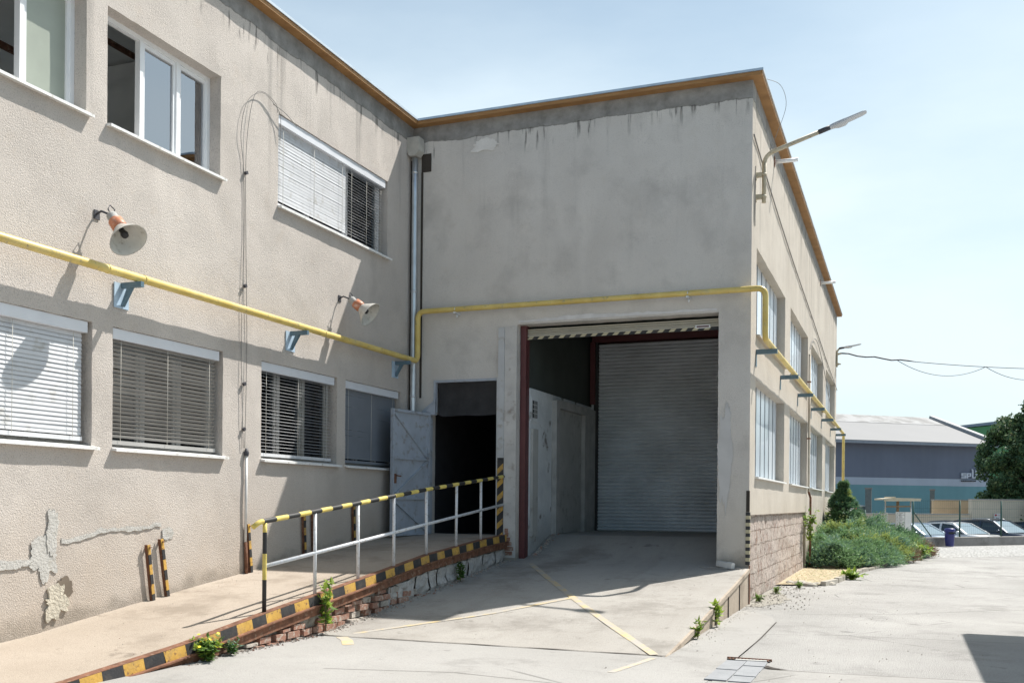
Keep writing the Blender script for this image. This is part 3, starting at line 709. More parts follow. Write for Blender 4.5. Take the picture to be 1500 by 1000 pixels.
mb.add([(EX,yA,edge(yA)),(EX,yA,edge(yA)-.125),(EX-.05,yA,edge(yA)-.125),(EX-.05,yA,edge(yA))],[(0,1,2,3)],2)
mb.build('hazard_edge',[m_haz_k,m_haz_y,m_rust],RW)
mb=MB()
for a,b in zip(ys[:-1],ys[1:]):
    slab(mb,a,b,EX-.10,EX-.002,-.004,.004,0); slab(mb,a,b,EX-.02,EX+.045,-.124,-.1095,0); slab(mb,a,b,EX-.02,EX+.012,-.225,-.1245,0)
mb.build('steel_beam',m_rust,RW)
random.seed(21); mb=MB()
def gz(y): return drivez(y) if y>-5.85 else 0
ym=-8.35; course=0; z=-.05
while z<.95:
    y=ym+(.0 if course%2 else .12); 
    while y<yB:
        mid=y+.13; blocky=(mid>-3.6+1.6*mn.noise(Vector((z*3,0,0))))
        if z>edge(mid)-.24 or z+.08<gz(mid)-.02: y+=.26; continue
        if blocky: y+=.26; continue
        top=min(z+.068,edge(y)-.236)
        if random.random()<.93 and top-z>.015:
            dx=random.uniform(-.05,.012); mb.obox((EX-.06+dx,mid,(z+top)/2),(.13,.245*random.uniform(.6,1),top-z),Matrix.Rotation(random.uniform(-.08,.08),3,'Z')@Matrix.Rotation(random.uniform(-.04,.04),3,'X'),0 if random.random()<.74 else 1)
        y+=.26
    z+=.08; course+=1
mb.build('brickwork',[m_brick,m_mortar],RW)
mb=MB(); y=-4.2
while y<yB-.1:
    w=random.uniform(.26,.62); y2=min(y+w,yB-.01)
    N=5
    vs=[]
    for i in range(N+1):
        for j in range(5):
            yy_=y+.02+(y2-y-.04)*i/N; b=gz(yy_)-.03; t=edge(yy_)-.237-random.random()*.015
            e=(i in (0,N)) ; vs.append((EX-.012+.05*mn.noise(Vector((yy_*5,j*1.3,4)))-(.02 if e else 0)-(.03 if j==0 else 0),yy_,b+(t-b)*j/4))
    mb.add(vs,[(i*5+j,(i+1)*5+j,(i+1)*5+j+1,i*5+j+1) for i in range(N) for j in range(4)],0,False)
    y=y2
mb.build('blockwork',m_block,RW)
mb=MB(); ys2=lines(-8.4,yB,[],.12); vs=[]
for y in ys2:
    b=gz(y)-.05; t=edge(y)-.235
    for j in range(4): vs.append((EX-.085+.03*mn.noise(Vector((y*7,j*2,8))),y,b+(max(t,b+.01)-b)*j/3))
mb.add(vs,[(j*4+i,(j+1)*4+i,(j+1)*4+i+1,j*4+i+1) for j in range(len(ys2)-1) for i in range(3)],0,False)
mb.build('mortar_bed',m_mortar,RW)
# rubble crumbs along foot of walls
random.seed(8); mb=MB()
def crumb(x,y,z,r):
    p=[Vector((random.gauss(0,1),random.gauss(0,1),random.gauss(0,.7))).normalized()*r*random.uniform(.6,1) for _ in range(6)]
    d=[Vector((1,0,0)),Vector((-.5,.86,0)),Vector((-.5,-.86,0)),Vector((0,0,1))]
    q=[Vector((x,y,z))+v*r*random.uniform(.6,1.2) for v in d]; mb.add(q,[(0,1,3),(1,2,3),(2,0,3),(0,2,1)],1 if (x<3 and random.random()<.25) else 0)
for _ in range(700):
    y=random.uniform(-8.3,-.1); x=EX+abs(random.gauss(0,.07)); crumb(x,y,gz(y)+.003,random.uniform(.006,.022)*(1.5 if random.random()<.06 else 1))
for _ in range(250):
    y=random.uniform(-5,2); crumb(5.98+abs(random.gauss(0,.09)),y,.003,random.uniform(.004,.013))
for _ in range(150): crumb(random.uniform(5.2,5.9),-abs(random.gauss(0,.14))-.02,.565,random.uniform(.005,.02))
for _ in range(160): y=random.uniform(.3,1.5); crumb(2.2+abs(random.gauss(0,.06)),y,drivez(y)+.003,random.uniform(.006,.03))
for _ in range(250): crumb(.02+abs(random.gauss(0,.05)),random.uniform(-9,-.2),0,.001)
for _ in range(900):
    x=random.uniform(6.0,6.9); y=random.uniform(-.6,4.0)
    if random.random()<math.exp(-(x-5.95)/.35): crumb(x,y,.008,random.uniform(.006,.026))
for _ in range(500): crumb(random.uniform(5.5,12),random.uniform(-7,12),.007,random.uniform(.004,.011))
for _ in range(260): x=random.uniform(1.9,5.8); y=random.uniform(-5.7,.0); crumb(x,y,drivez(y)+.008,random.uniform(.003,.009))
for _ in range(200): x=random.uniform(.05,1.75); y=random.uniform(-9,-.2); crumb(x,y,rampz(y)+.008,random.uniform(.003,.009))
stuff(mb.build('gravel',[m_mortar,m_brick]))

# ------------------------------------------------------------------ handrail
HR=thing('handrail',(1.80,-6.86,rampz(-6.86)),'black and yellow ramp handrail on white posts','handrail')
railz=lambda y: ip(y,[-6.95,-4.9,-2.98,0],[1.325,1.53,1.735,2.01])
mb=MB(); path=[(1.76,-7.02,1.27),(1.785,-6.955,1.315),(1.797,-6.925,1.328)]; y=-6.90
cols=[1,1]
while y<-.06: path.append((1.80,y,railz(y))); y+=.2275
path.append((1.80,-.036,railz(-.04)))
mb.tube(path,.028,12,0,True,lambda i: 1 if i<3 else (0,1)[((i-3)//1)%2])
mb.build('top_rail',[m_black,m_yelrail],HR)
mb=MB(); mb.tube([(1.80,-6.86,.85),(1.80,-3.4,1.195),(1.80,-.036,1.525)],.022,10); mb.build('mid_rail',m_railwhite,HR)
for i,y in enumerate((-6.86,-5.88,-4.90,-3.95,-2.98,-1.94,-1.0)):
    mb=MB(); zb=rampz(y); zt=railz(y)-.02
    if i==0:
        mb.tube([(1.8,y,zb),(1.8,y,zb+.36),(1.8,y,zb+.64),(1.8,y,zb+.87),(1.8,y,zt)],.024,10,0,True,lambda k:(0,1,0,1)[k]); p=mb.build('post',[m_black,m_yelrail],HR); p['label']='black and yellow end post'
    else:
        lean=random.uniform(-.015,.015); mb.tube([(1.8,y+lean,zb),(1.8,y,zt)],.021,10); mb.build('post',m_railwhite,HR)

# ------------------------------------------------------------------ hazard-painted guard irons on the left wall
def guard(y0,z0,y1,z1,label):
    loc=(.05,y0,z0); t=thing('guard_post',loc,label,'guard post','striped guard irons along the left wall')
    L=Vector((0,y1-y0,z1-z0)); n=6; 
    mb=MB()
    for k in range(n):
        a=Vector((.055,y0,z0))+L*(k/n); b=Vector((.055,y0,z0))+L*((k+1)/n)
        mb.beam(a,b,.045,.010,k%2,(1,0,0))
        mb.beam(a+Vector((-.02,-.025,0)),b+Vector((-.02,-.025,0)),.010,.035,2,(1,0,0))
    mb.build('angle_iron',[m_haz_k,m_haz_y,m_rust],t)
    mb=MB(); mb.beam((.0,y1+.01,z1-.04),(.08,y1+.01,z1-.03),.03,.012); mb.build('wall_tie',m_rust,t)
guard(-6.56,.34,-6.66,1.03,'striped iron post on the sunlit wall, thinner one of the sunlit pair')
guard(-6.31,.36,-6.44,1.09,'striped iron post on the sunlit wall with a rusty hooked top')
guard(-4.69,.57,-4.77,1.24,'striped iron post right beside the white conduit')
guard(-3.40,.74,-3.44,1.38,'striped iron post in shade behind the first white rail post, left one of two')
guard(-3.16,.77,-3.19,1.40,'striped iron post in shade behind the first white rail post, right one of two')
guard(-2.0,.87,-2.03,1.54,'striped iron post in shade behind the second white rail post')
# corner guard on the facade corner
cg=thing('corner_guard',(W,0,0),'black and yellow striped steel angle on the building corner','corner guard')
mb=MB(); z=.62; k=0
while z<1.44:
    mb.prism([(W-.05,-.012,z),(W+.012,-.012,z),(W+.012,-.012,z+.055),(W-.05,-.012,z+.055)],(0,.008,0),k%2); mb.box(W+.004,W+.014,-.003,.05,z,z+.055,k%2); z+=.055; k+=1
mb.build('striped_face',[m_haz_k,m_haz_pale],cg)
mb=MB(); mb.box(W-.045,W+.010,-.010,-.002,1.45,1.78,0); mb.box(W+.004,W+.020,-.02,.03,0,.61,1); mb.box(W-.004,W+.003,-.004,.06,.61,1.4,1); mb.build('bare_strip',[m_dkgap,m_rust],cg)

# ------------------------------------------------------------------ gas pipe
PX=.20
GP=thing('gas_pipe',(.2,-.2,3.9),'yellow gas pipe running along the walls above the lower windows','pipe')
def bend(a,b,c,r,n=5):
    a,b,c=Vector(a),Vector(b),Vector(c); u=(a-b).normalized(); v=(c-b).normalized()
    p=b+u*r; q=b+v*r; return [tuple(p.lerp(b,t).lerp(b.lerp(q,t),t)) for t in [i/n for i in range(n+1)]]
ZL=4.03; ZF=4.90; ZS=4.12
A0=(PX,-15,ZL); C1=(PX,-.16,ZL); C2=(PX,-.16,ZF); C3=(W+.24,-.16,ZF); C4=(W+.24,.14,ZF)
path=[A0,(PX,-7.2,ZL)]+bend(A0,C1,C2,.13)+bend(C1,C2,C3,.13)+[(.9,-.16,ZF),(3,-.16,ZF)]
C3=(W+.24,-.16,ZF); C5=(W+.24,-.16,ZS); C6=(W+.24,21.05,ZS-.02); C7=(W+.24,21.05,0)
path+=bend(C2,C3,C5,.13)+bend(C3,C5,C6,.13)+[(W+.24,8,ZS),(W+.24,15,ZS)]+bend(C5,C6,C7,.13)+[(W+.24,21.05,0)]
mb=MB(); mb.tube(path,.047,14); 
for y in (-6.95,-7.5,-3.2,-1.5): mb.tube([(PX,y,ZL),(PX,y+.03,ZL)],.051,14)
mb.build('pipe_run',m_yel,GP)
for y in (-7.07,-3.77,-.62):
    mb=MB(); mb.box(.004,.016,y-.12,y+.10,ZL-.34,ZL-.06,1); mb.box(.017,.30,y-.025,y+.025,ZL-.115,ZL-.055,0)
    mb.prism([(.017,y-.025,ZL-.30),(.03,y-.025,ZL-.32),(.16,y-.025,ZL-.116),(.10,y-.025,ZL-.116)],(0,.05,0),0); mb.build('bracket',[m_brkt,m_brkt_plate],GP)
for x in (.93,4.98):
    mb=MB(); mb.box(x-.02,x+.02,-.22,-.003,ZF-.075,ZF-.05); mb.tube([(x,-.10,ZF-.08),(x,-.10,ZF-.13)],.018,8); mb.tube([(x,-.16,ZF-.05),(x+.001,-.215,ZF-.0),(x,-.16,ZF+.052)],.008,6); mb.build('bracket',m_galv,GP)
for y in (.60,4.0,7.35,10.8,14.2,17.9,20.6):
    mb=MB(); mb.box(W+.004,W+.34,y-.03,y+.03,ZS-.125,ZS-.05,0); mb.box(W+.003,W+.010,y-.06,y+.06,ZS-.32,ZS-.127,0); mb.build('bracket',m_brkt,GP)

# ------------------------------------------------------------------ bell lamps
def bell(y,z,ax,label,k_=.78):
    t=thing('wall_lamp',(.0,y,z),label,'wall lamp','bell shaped lamps on the left wall')
    ax=Vector(ax).normalized(); p0=Vector((.20,y,z))
    mb=MB(); mb.tube([(.0,y-.02,z+.02),(.08,y-.02,z+.05),(.20,y,z)],.012,8); mb.box(.002,.012,y-.05,y+.03,z-.03,z+.07)
    mb.tube([(.20,y,z),(.20,y-.05,z+.05),(.18,y,z+.11),(.20,y+.05,z+.07),p0+ax*.02],.007,6); mb.build('arm',m_cable_dk,t)
    mb=MB(); mb.lathe([(.001,0),(.055,.0),(.06,.03),(.05,.08),(.055,.09)],p0,ax,18,0); mb.build('socket',m_cement,t)
    mb=MB(); mb.lathe([(.058,.09),(.078,.10),(.082,.20),(.07,.225),(.05,.23)],p0,ax,20,0); mb.build('cover',m_orange,t)
    mb=MB(); mb.lathe([(.07,.225),(.09,.25),(.125,.30),(.17,.36),(.198,.41),(.208,.415),(.20,.405),(.165,.35),(.12,.295),(.08,.255),(.06,.24),(.001,.24)],p0,ax,28,0); mb.build('lamp_shade',m_shade,t)
    mb=MB(); mb.lathe([(.03,.245),(.03,.28),(.042,.31),(.036,.345),(.001,.355)],p0,ax,14,0); mb.build('bulb',m_black,t)
bell(-7.44,4.62,(.66,-.10,-.73),'bell shaped lamp with faded orange cover on the sunlit wall above the yellow pipe')
bell(-2.44,4.68,(.78,.10,-.60),'bell shaped lamp half in shade near the downpipe above the yellow pipe')

# ------------------------------------------------------------------ arm lamps on the side wall
def armlamp(y,label,short=False):
    t=thing('street_lamp',(W,y,6.4),label,'wall lamp','arm lamps on the right side wall')
    p=[(W+.13,y,6.38),(W+.13,y,7.02)]+bend((W+.13,y,6.4),(W+.13,y,7.14),(W+1.3,y,7.50),.16,6)
    d=Vector((1.17,0,.37)).normalized(); e=Vector((W+.96,y,7.14+.26))
    if short: d=Vector((1.0,0,.16)).normalized(); e=Vector((W+.10,y,7.02)); p=[(W+.03,y,6.38),(W+.03,y,6.9)]
    mb=MB(); mb.tube(p+[tuple(e)],.034,12); mb.build('arm',m_pole,t)
    mb=MB(); mb.tube([tuple(e),tuple(e+d*.18)],.038,12); mb.build('sleeve',m_cable_dk,t)
    mb=MB(); h=e+d*.18; x=d; yv=Vector((0,1,0)); zv=x.cross(yv)*-1
    def rg(s,wy,wz,c=0): return [h+x*s+yv*(wy*math.cos(a))+zv*(wz*math.sin(a)+c) for a in [2*math.pi*k/14 for k in range(14)]]
    rings=[rg(-.02,.035,.035),rg(.06,.05,.045),rg(.12,.085,.05,.01),rg(.22,.10,.05,.012),rg(.27,.09,.032,.0),rg(.5,.085,.026,-.004),rg(.56,.05,.018,-.004)]
    vs=[q for r in rings for q in r]; mb.add(vs,[(i*14+k,i*14+(k+1)%14,(i+1)*14+(k+1)%14,(i+1)*14+k) for i in range(6) for k in range(14)],0,True)
    mb.add(rings[-1],[tuple(range(14))]); mb.add(rings[0],[tuple(range(14))[::-1]])
    mb.build('luminaire',m_alu,t)
    for z in (6.48,6.83):
        mb=MB(); mb.box(W+.006,W+.10,y-.03,y+.03,z-.035,z+.035,0); mb.box(W+.002,W+.010,y-.07,y+.07,z-.06,z+.06,0); mb.tube([(W+.13,y,z-.02),(W+.13,y,z+.02)],.042,12); mb.build('bracket',m_pole,t)
    mb=MB(); mb.box(W+.003,W+.012,y-.10,y-.075,6.0,6.95); mb.build('cable_strip',m_cable,t)
armlamp(.40,'grey headed arm lamp at the near corner above the loading bay')
armlamp(20.45,'distant short arm lamp at the far end of the side wall',True)

# ------------------------------------------------------------------ cables
def cable(name,pts,r,label,mat=m_cable,cat='cable',smooth=True,base=None):
    P=[Vector(p) for p in pts]
    if smooth:
        Q=[]
        for i in range(len(P)-1):
            a=P[max(i-1,0)]; b=P[i]; c=P[i+1]; d=P[min(i+2,len(P)-1)]
            for k in range(6):
                t=k/6; Q.append(.5*((2*b)+(c-a)*t+(2*a-5*b+4*c-d)*t*t+(3*b-a-3*c+d)*t**3))
        Q.append(P[-1]); P=Q
    mb=MB(); mb.tube(P,r,6); o_=mb.build(name,mat); return tag(o_,label,cat)
cl=thing('hanging_cable',(0,-4.87,2.2),'thin grey cable looped at the top hanging down the left wall','cable')
mb=MB()
def sm(pts):
    P=[Vector(p) for p in pts]; Q=[]
    for i in range(len(P)-1):
        a=P[max(i-1,0)]; b=P[i]; c=P[i+1]; d=P[min(i+2,len(P)-1)]
        for k in range(6):
            t=k/6; Q.append(.5*((2*b)+(c-a)*t+(2*a-5*b+4*c-d)*t*t+(3*b-a-3*c+d)*t**3))
    return Q+[P[-1]]
mb.tube(sm([(.03,-4.87,2.25),(.02,-4.92,3.6),(.02,-4.88,5.0),(.02,-4.90,5.9),(.03,-4.98,6.4),(.04,-4.86,6.85),(.05,-4.55,7.08),(.06,-4.28,7.02),(.06,-4.14,6.9),(.03,-4.10,6.6)]),.004,6)
mb.tube(sm([(.03,-4.84,2.25),(.02,-4.80,3.6),(.02,-4.84,5.0),(.02,-4.86,5.9),(.03,-4.83,6.5),(.05,-4.72,6.98),(.055,-4.5,7.10),(.06,-4.25,7.04),(.07,-4.22,6.93)]),.004,6)
mb.tube(sm([(.05,-4.30,7.02),(.08,-4.05,6.98),(.10,-3.8,6.88)]),.005,5); mb.build('wire',m_cable,cl)
for z in (5.9,4.4,3.1,2.5): MB().obox((.03,-4.86,z),(.035,.045,.04),Matrix.Rotation(.5,3,'X')).build('knot',m_cable_dk,cl)
cd=thing('conduit',(0,-4.82,.5),'thin white conduit pipe at the bottom of the hanging cable','conduit')
mb=MB(); mb.tube([(.03,-4.80,2.15),(.035,-4.81,1.0)],.018,8,0); mb.tube([(.035,-4.81,1.0),(.035,-4.78,.53)],.024,8,1); mb.build('tube',[m_conduit,m_rust],cd)
mb=MB(); mb.lathe([(.03,0),(.035,.04),(.015,.10),(.001,.10)],(.03,-4.80,2.15),(0,0,1),10,0); mb.build('cap',m_cable_dk,cd)
cable('wall_cable',[(W+.02,.02,7.35),(W+.02,2.5,7.05),(W+.02,6.0,6.72),(W+.02,11,6.35),(W+.02,16,5.95),(W+.03,20.7,5.6)],.012,'dark thin cable running diagonally down the right side wall')
cable('wall_cable',[(W+.02,10.2,5.5),(W+.03,10.9,5.85),(W+.04,12.2,5.95),(W+.04,14.2,5.6),(W+.03,17,4.9),(W+.03,20,4.4)],.010,'thin cable arching over the third upper side window')
cable('lightning_wire',[(W+.17,.3,8.31),(W+.34,.7,8.34),(W+.40,.95,8.1),(W+.26,.85,7.6),(W+.13,.6,7.1),(W+.1,.45,6.85)],.004,'thin grey wire looping off the roof edge beside the arm lamp')
for y,l in ((2.75,'white outlet pipe under the roof edge nearer the corner'),(13.3,'white outlet pipe under the roof edge at the far end')):
    t=thing('outlet_pipe',(W,y,7.78),l,'pipe','white outlet pipes below the side roof edge'); mb=MB(); mb.tube([(W-.02,y,7.80),(W+.42,y,7.80)],.035,10); mb.build('tube',m_white_pvc,t); mb=MB(); mb.box(W+.003,W+.012,y-.06,y+.06,7.72,7.9); mb.build('flange',m_rust,t)
dpx=thing('drain_pipe',(W,9.7,0),'dark rusty drain pipe at the end of the bare masonry','pipe')
mb=MB(); mb.tube([(W+.05,9.75,5.3),(W+.05,9.75,1.9),(W+.10,9.72,1.75),(W+.10,9.72,.1)],.028,10,0,True,lambda i:1 if i==0 else 0); mb.build('tube',[m_rust,simple('beige_drain_paint',(.42,.36,.28),.7)],dpx)
for z in (4.6,3.2,1.2): MB().box(W-.002,W+.09,9.70,9.78,z,z+.03).build('clamp',m_rust,dpx)
# overhead cable with slack loops, to a pole beyond the right edge of the yard
PO=at(1900,40)
up=thing('utility_pole',(PO.x,PO.y,0),'concrete utility pole carrying the overhead cable','pole')
mb=MB(); mb.tube([(PO.x,PO.y,0),(PO.x,PO.y,8.4)],[.16,.10],12); mb.build('shaft',m_cement,up)
mb=MB(); mb.beam((PO.x-.5,PO.y-.3,7.7),(PO.x+.5,PO.y+.3,7.7),.1,.1); mb.build('cross_arm',m_galv,up)
A=Vector((W+.1,20.9,6.92)); E=Vector((PO.x,PO.y,7.9))
def cat(t,s): p=A.lerp(E,t); p.z-=4*s*t*(1-t); return p
ov=thing('overhead_cable',tuple(A),'black overhead cable with slack loops crossing the sky from the far corner','cable')
mb=MB(); mb.tube([cat(i/60,.62)+Vector((0,0,.03*math.sin(i*1.9) if i<9 else 0)) for i in range(61)],[.028 if i<9 else .014 for i in range(61)],6)
mb.build('main_cable',m_cable_dk,ov); mb=MB()
for a,b,s in ((.11,.29,.42),(.29,.46,.42),(.46,.64,.42),(.64,.82,.42)):
    mb.tube([cat(a+(b-a)*k/16,.62)+Vector((0,0,-4*s*k/16*(1-k/16))) for k in range(17)],.011,6)
mb.build('slack_loop',m_cable_dk,ov)

# ------------------------------------------------------------------ small things on the ground
t=thing('drain_cover',(6.75,-6.2,0),'broken drain grate with loose grey paving slabs at the yard edge','drain')
mb=MB(); mb.box(6.56,6.98,-5.78,-5.71,.0,.012,0)
for k in range(12): mb.box(6.575+k*.034,6.59+k*.034,-5.775,-5.715,.0125,.02,1)
mb.box(6.55,6.99,-5.71,-5.695,0,.025,1); mb.obox((6.80,-5.80,.016),(.30,.07,.012),Matrix.Rotation(.07,3,'Z'),2); mb.build('grate',[m_dkgap,m_rust,m_cement],t)
m_slab=simple('blue_grey_slab',(.27,.28,.295),.85,0,.1,5,.004,60)
mb=MB(); 
for i in range(2):
    for j in range(4): MB().obox((6.665+i*.205,-5.99-j*.30,.008+.004*((i+j)%2)),(.195,.285,.012),Matrix.Rotation(.02*(i-j%2),3,'Z')).build('paving_slab',m_slab,t)
mb=MB(); mb.add([(6.98,-6.0,.008),(7.06,-6.1,.008),(7.2,-6.18,.008),(7.06,-6.19,.008),(6.96,-6.12,.008)],[(0,1,2,3,4)]); mb.build('pothole',m_dkgap,t)
t=MB(); M=Matrix.Rotation(-.5,3,'Z')@Matrix.Rotation(.12,3,'Y'); t.obox((5.60,-.13,.62),(.30,.085,.08),M); t.obox((5.69,-.17,.645),(.10,.06,.03),M)
tag(t.build('broken_kerbstone',m_conduit),'broken pale kerbstone lying at the foot of the right bay pillar','stone')
def leafy(name,base,label,cat,n,spread,h,size,mats,flowers=0,seed=1,stems=9,dense=.5,up=1.0):
    random.seed(seed); t=thing(name,base,label,cat); bx,by,bz=base; st=MB(); lf=MB(); fl_=MB()
    for s_ in range(stems):
        a=random.uniform(0,2*math.pi); r=random.uniform(.1,1)*spread; tip=Vector((bx+math.cos(a)*r,by+math.sin(a)*r,bz+h*random.uniform(.55,1)*up))
        mid=Vector((bx+math.cos(a)*r*.35,by+math.sin(a)*r*.35,bz+h*.45)); P=[Vector(base),mid,tip]; st.tube(P,[.005,.004,.002],5)
        for k in range(n//stems):
            q=random.uniform(.12,1); p=P[0].lerp(mid,q*2) if q<.5 else mid.lerp(tip,q*2-1)
            d=Vector((random.gauss(0,1),random.gauss(0,1),random.gauss(.25,.5))).normalized(); w=d.cross(Vector((random.gauss(0,.3),random.gauss(0,.3),1))).normalized(); L=size*random.uniform(.6,1.3)
            e=d.cross(w)*L*.12
            lf.add([p,p+d*L*.45+w*L*.24+e,p+d*L,p+d*L*.45-w*L*.24+e],[(0,1,2,3)],random.choices(range(len(mats)),[5,3,2][:len(mats)])[0])
        if flowers:
            for k in range(flowers):
                c=tip+Vector((random.gauss(0,.04),random.gauss(0,.04),random.uniform(-.02,.04))); ax=Vector((random.gauss(0,.4),random.gauss(-.2,.4),1))
                MB().lathe([(.001,0),(.010,.001),(.016,.006),(.001,.008)],c,ax,8,0,False).build('flower',m_flower,t)
    st.build('stem',m_stem,t); lf.build('foliage',mats,t)
    return t
leafy('flowering_weed',(1.97,-8.0,0),'bushy weed with yellow flowers growing beside the striped ramp edge','weed',620,.20,.25,.065,m_weed,1,4,17)
leafy('dry_weed',(1.96,-7.62,.02),'small dark green weed just right of the yellow flowers','weed',160,.16,.14,.05,[m_weed[2],m_jun[0],m_weed[0]],0,5,9)
leafy('tall_weed',(1.94,-5.85,.05),'tall bright green weed in front of the brickwork below the rail','weed',110,.09,.62,.10,[m_weed[1],m_weed[0]],0,6,6)
leafy('small_weed',(6.0,-3.15,.0),'bright green sprig on the driveway edge, upper one of two','weed',46,.07,.42,.11,[m_weed[1],m_weed[0]],0,9,5)
leafy('small_weed',(5.99,-4.35,.0),'bright green sprig on the driveway edge, lower one of two','weed',40,.06,.24,.09,[m_weed[1],m_weed[0]],0,10,5)
leafy('wall_weed',(1.95,-2.1,.36),'dark weed sprouting from the blockwork in the shade','weed',70,.07,.34,.09,[m_weed[2],m_weed[0]],0,11,5)
leafy('climbing_weed',(6.06,9.35,.6),'pale green creeper growing up beside the rusty drain pipe','weed',130,.26,1.1,.13,[m_weed[1],m_weed[0]],0,12,8)
for k_,(x_,y_,l_) in enumerate(((6.05,.5,'small grass tuft at the corner foot of the bare masonry'),(6.12,2.1,'straggly grass tuft halfway along the bare masonry'),(6.35,3.6,'grass tuft beside the broken kerb pieces'))):
    leafy('grass_tuft',(x_,y_,.005),l_,'weed',70,.10,.13,.07,[m_weed[0],m_jun[2]],0,50+k_,8)
leafy('kerb_weed',(7.2,6.4,.02),'low grassy tuft at the planting bed kerb','weed',150,.25,.16,.14,[m_weed[1],m_weed[0]],0,13,10)
leafy('kerb_weed',(8.55,15.6,.02),'leafy green weeds where the kerb meets the cobbles','weed',300,.45,.42,.16,[m_weed[1],m_weed[0]],0,14,14)

# dry straw in the bed
random.seed(31); mb=MB()
for _ in range(2200):
    y=4.1+5.2*random.random()**.8; x=random.uniform(5.98,ip(y,[4,5.35,8.92,10.4],[6.7,6.85,7.2,7.45])); a=random.uniform(0,6.28); L=random.uniform(.04,.13); z=.032
    d=Vector((math.cos(a),math.sin(a),random.uniform(0,.45)))*L; w=Vector((-math.sin(a),math.cos(a),0))*.004
    p=Vector((x,y,z)); mb.add([p-w,p+w,p+d],[(0,1,2)],0 if random.random()<.85 else 1)
stuff(mb.build('dry_grass',[simple('straw',(.55,.46,.28),.9,0,.2,3),m_weed[0]]))

# ------------------------------------------------------------------ junipers
def juniper(base,rx,ry,h,label,mats,seed,n=2600,group='spreading junipers in the planting bed',brown=.0,yel=.1,upright=False):
    random.seed(seed); t=thing('juniper',base,label,'shrub',group); b=Vector(base); lf=MB(); st=MB()
    def dome(u,v): return 0
    sprays=n
    V=[];F=[];Mi=[]
    for _ in range(sprays):
        a=random.uniform(0,2*math.pi)
        if upright:
            q=random.random(); tier=(int(q*11)+random.random()*.75)/11; rad=ip(tier,[0,.3,.55,.75,.9,1],[1.0,1.05,.72,.42,.16,.03])*(.88+.75*mn.noise(Vector((math.cos(a)*1.4,math.sin(a)*1.4,tier*6+seed)))+.25*math.cos(a-.3)*(1-tier)); rr=random.random()**.4
            p=b+Vector((math.cos(a)*rx*rad*rr+.10*tier,math.sin(a)*ry*rad*rr,h*tier*(1)+.06*rr))
            out=Vector((math.cos(a),math.sin(a),.28)).normalized()
        else:
            r=random.random()**.5; k=1-r**3.2; lump=.78+.40*mn.noise(Vector((math.cos(a)*r*rx*1.6+seed,math.sin(a)*r*ry*1.6,seed*.3)))+.34*mn.noise(Vector((math.cos(a)*r*rx*4.2+seed,math.sin(a)*r*ry*4.2,2)))
            zz=h*(.18+.82*k)*lump*(1-.55*random.random()**2.5); p=b+Vector((math.cos(a)*r*rx*(1+.15*math.sin(3*a+seed)),math.sin(a)*r*ry,max(zz,.05)))
            out=Vector((math.cos(a)*(.5+r),math.sin(a)*(.5+r),.55)).normalized()
        nv=mn.noise(p*1.9+Vector((seed,0,0))); m_=0 if nv<.02 else 1
        if mn.noise(p*1.3+Vector((0,9,seed)))>.42-yel: m_=2
        if brown and mn.noise(p*1.1+Vector((4,seed,0)))>.35-brown and p.z<b.z+h*.62: m_=3
        # one feathery branchlet: small scale leaves along a curved twig
        ln=random.uniform(.16,.34)*((.85-.5*tier) if upright else 1.15); d=(out+Vector((random.gauss(0,.35),random.gauss(0,.35),random.gauss(0,.22)))).normalized(); sag=random.uniform(-.25,.2)
        for j in range(9):
            q=j/9; c=p+d*(ln*q)+Vector((0,0,sag*ln*q*q)); e=(d+Vector((random.gauss(0,.55),random.gauss(0,.55),random.gauss(0,.45)))).normalized(); L=random.uniform(.05,.10)*(1.15-.55*q)
            w=e.cross(Vector((random.gauss(0,1),random.gauss(0,1),random.gauss(0,1)))).normalized()*L*.20
            o_=len(V); V+=[tuple(c),tuple(c+e*L*.55+w),tuple(c+e*L),tuple(c+e*L*.55-w)]; F.append((o_,o_+1,o_+2,o_+3)); Mi.append(m_ if (m_!=0 or q<.6) else 1)
    lf.v=V; lf.f=F; lf.m=Mi; lf.s=[False]*len(F); lf.build('foliage',mats,t)
    for k in range(9 if not upright else 1):
        if upright: st.tube([b,b+Vector((.03,0,h*.5)),b+Vector((0,.02,h*.92))],[.06,.04,.01],7)
        else:
            a=random.uniform(0,6.28); r=random.uniform(.4,.8); st.tube([b,b+Vector((math.cos(a)*rx*r*.5,math.sin(a)*ry*r*.5,h*.35)),b+Vector((math.cos(a)*rx*r,math.sin(a)*ry*r,h*.5))],[.03,.02,.008],6)
    st.build('branch',m_bark,t); return t
juniper((6.58,10.8,0),.75,1.25,.80,'low blue green juniper hard against the masonry wall at the front of the bed',m_jun,1,3600,yel=.12)
juniper((7.05,12.2,0),.85,1.6,.74,'low juniper with yellow tips in the middle front of the bed',m_jun,2,3600,yel=.30)
juniper((6.62,13.6,0),.85,1.6,1.15,'mounded blue green juniper beside the wall behind the front ones',m_jun,3,4200,yel=.05)
juniper((7.60,14.6,0),.85,1.6,.80,'spreading juniper with brown dead patches facing the kerb',m_jun,4,3600,brown=.24,yel=.18)
juniper((7.0,17.2,0),1.05,1.6,1.22,'tallest mounded green juniper just right of the upright one',m_jun,5,4200,yel=.0)
juniper((7.85,17.5,0),.90,1.4,.78,'dark green flat topped juniper in front of the notice board',m_jdk,6,3600,yel=-.1,brown=.08)
juniper((8.25,17.2,0),.60,1.3,.56,'brownish juniper at the right hand end of the bed',m_jun,7,2800,brown=.26,yel=.05)
juniper((6.40,15.6,0),.66,.70,2.26,'tall dark upright juniper at the far building corner',m_jdk,8,3400,None,0,-.2,True)

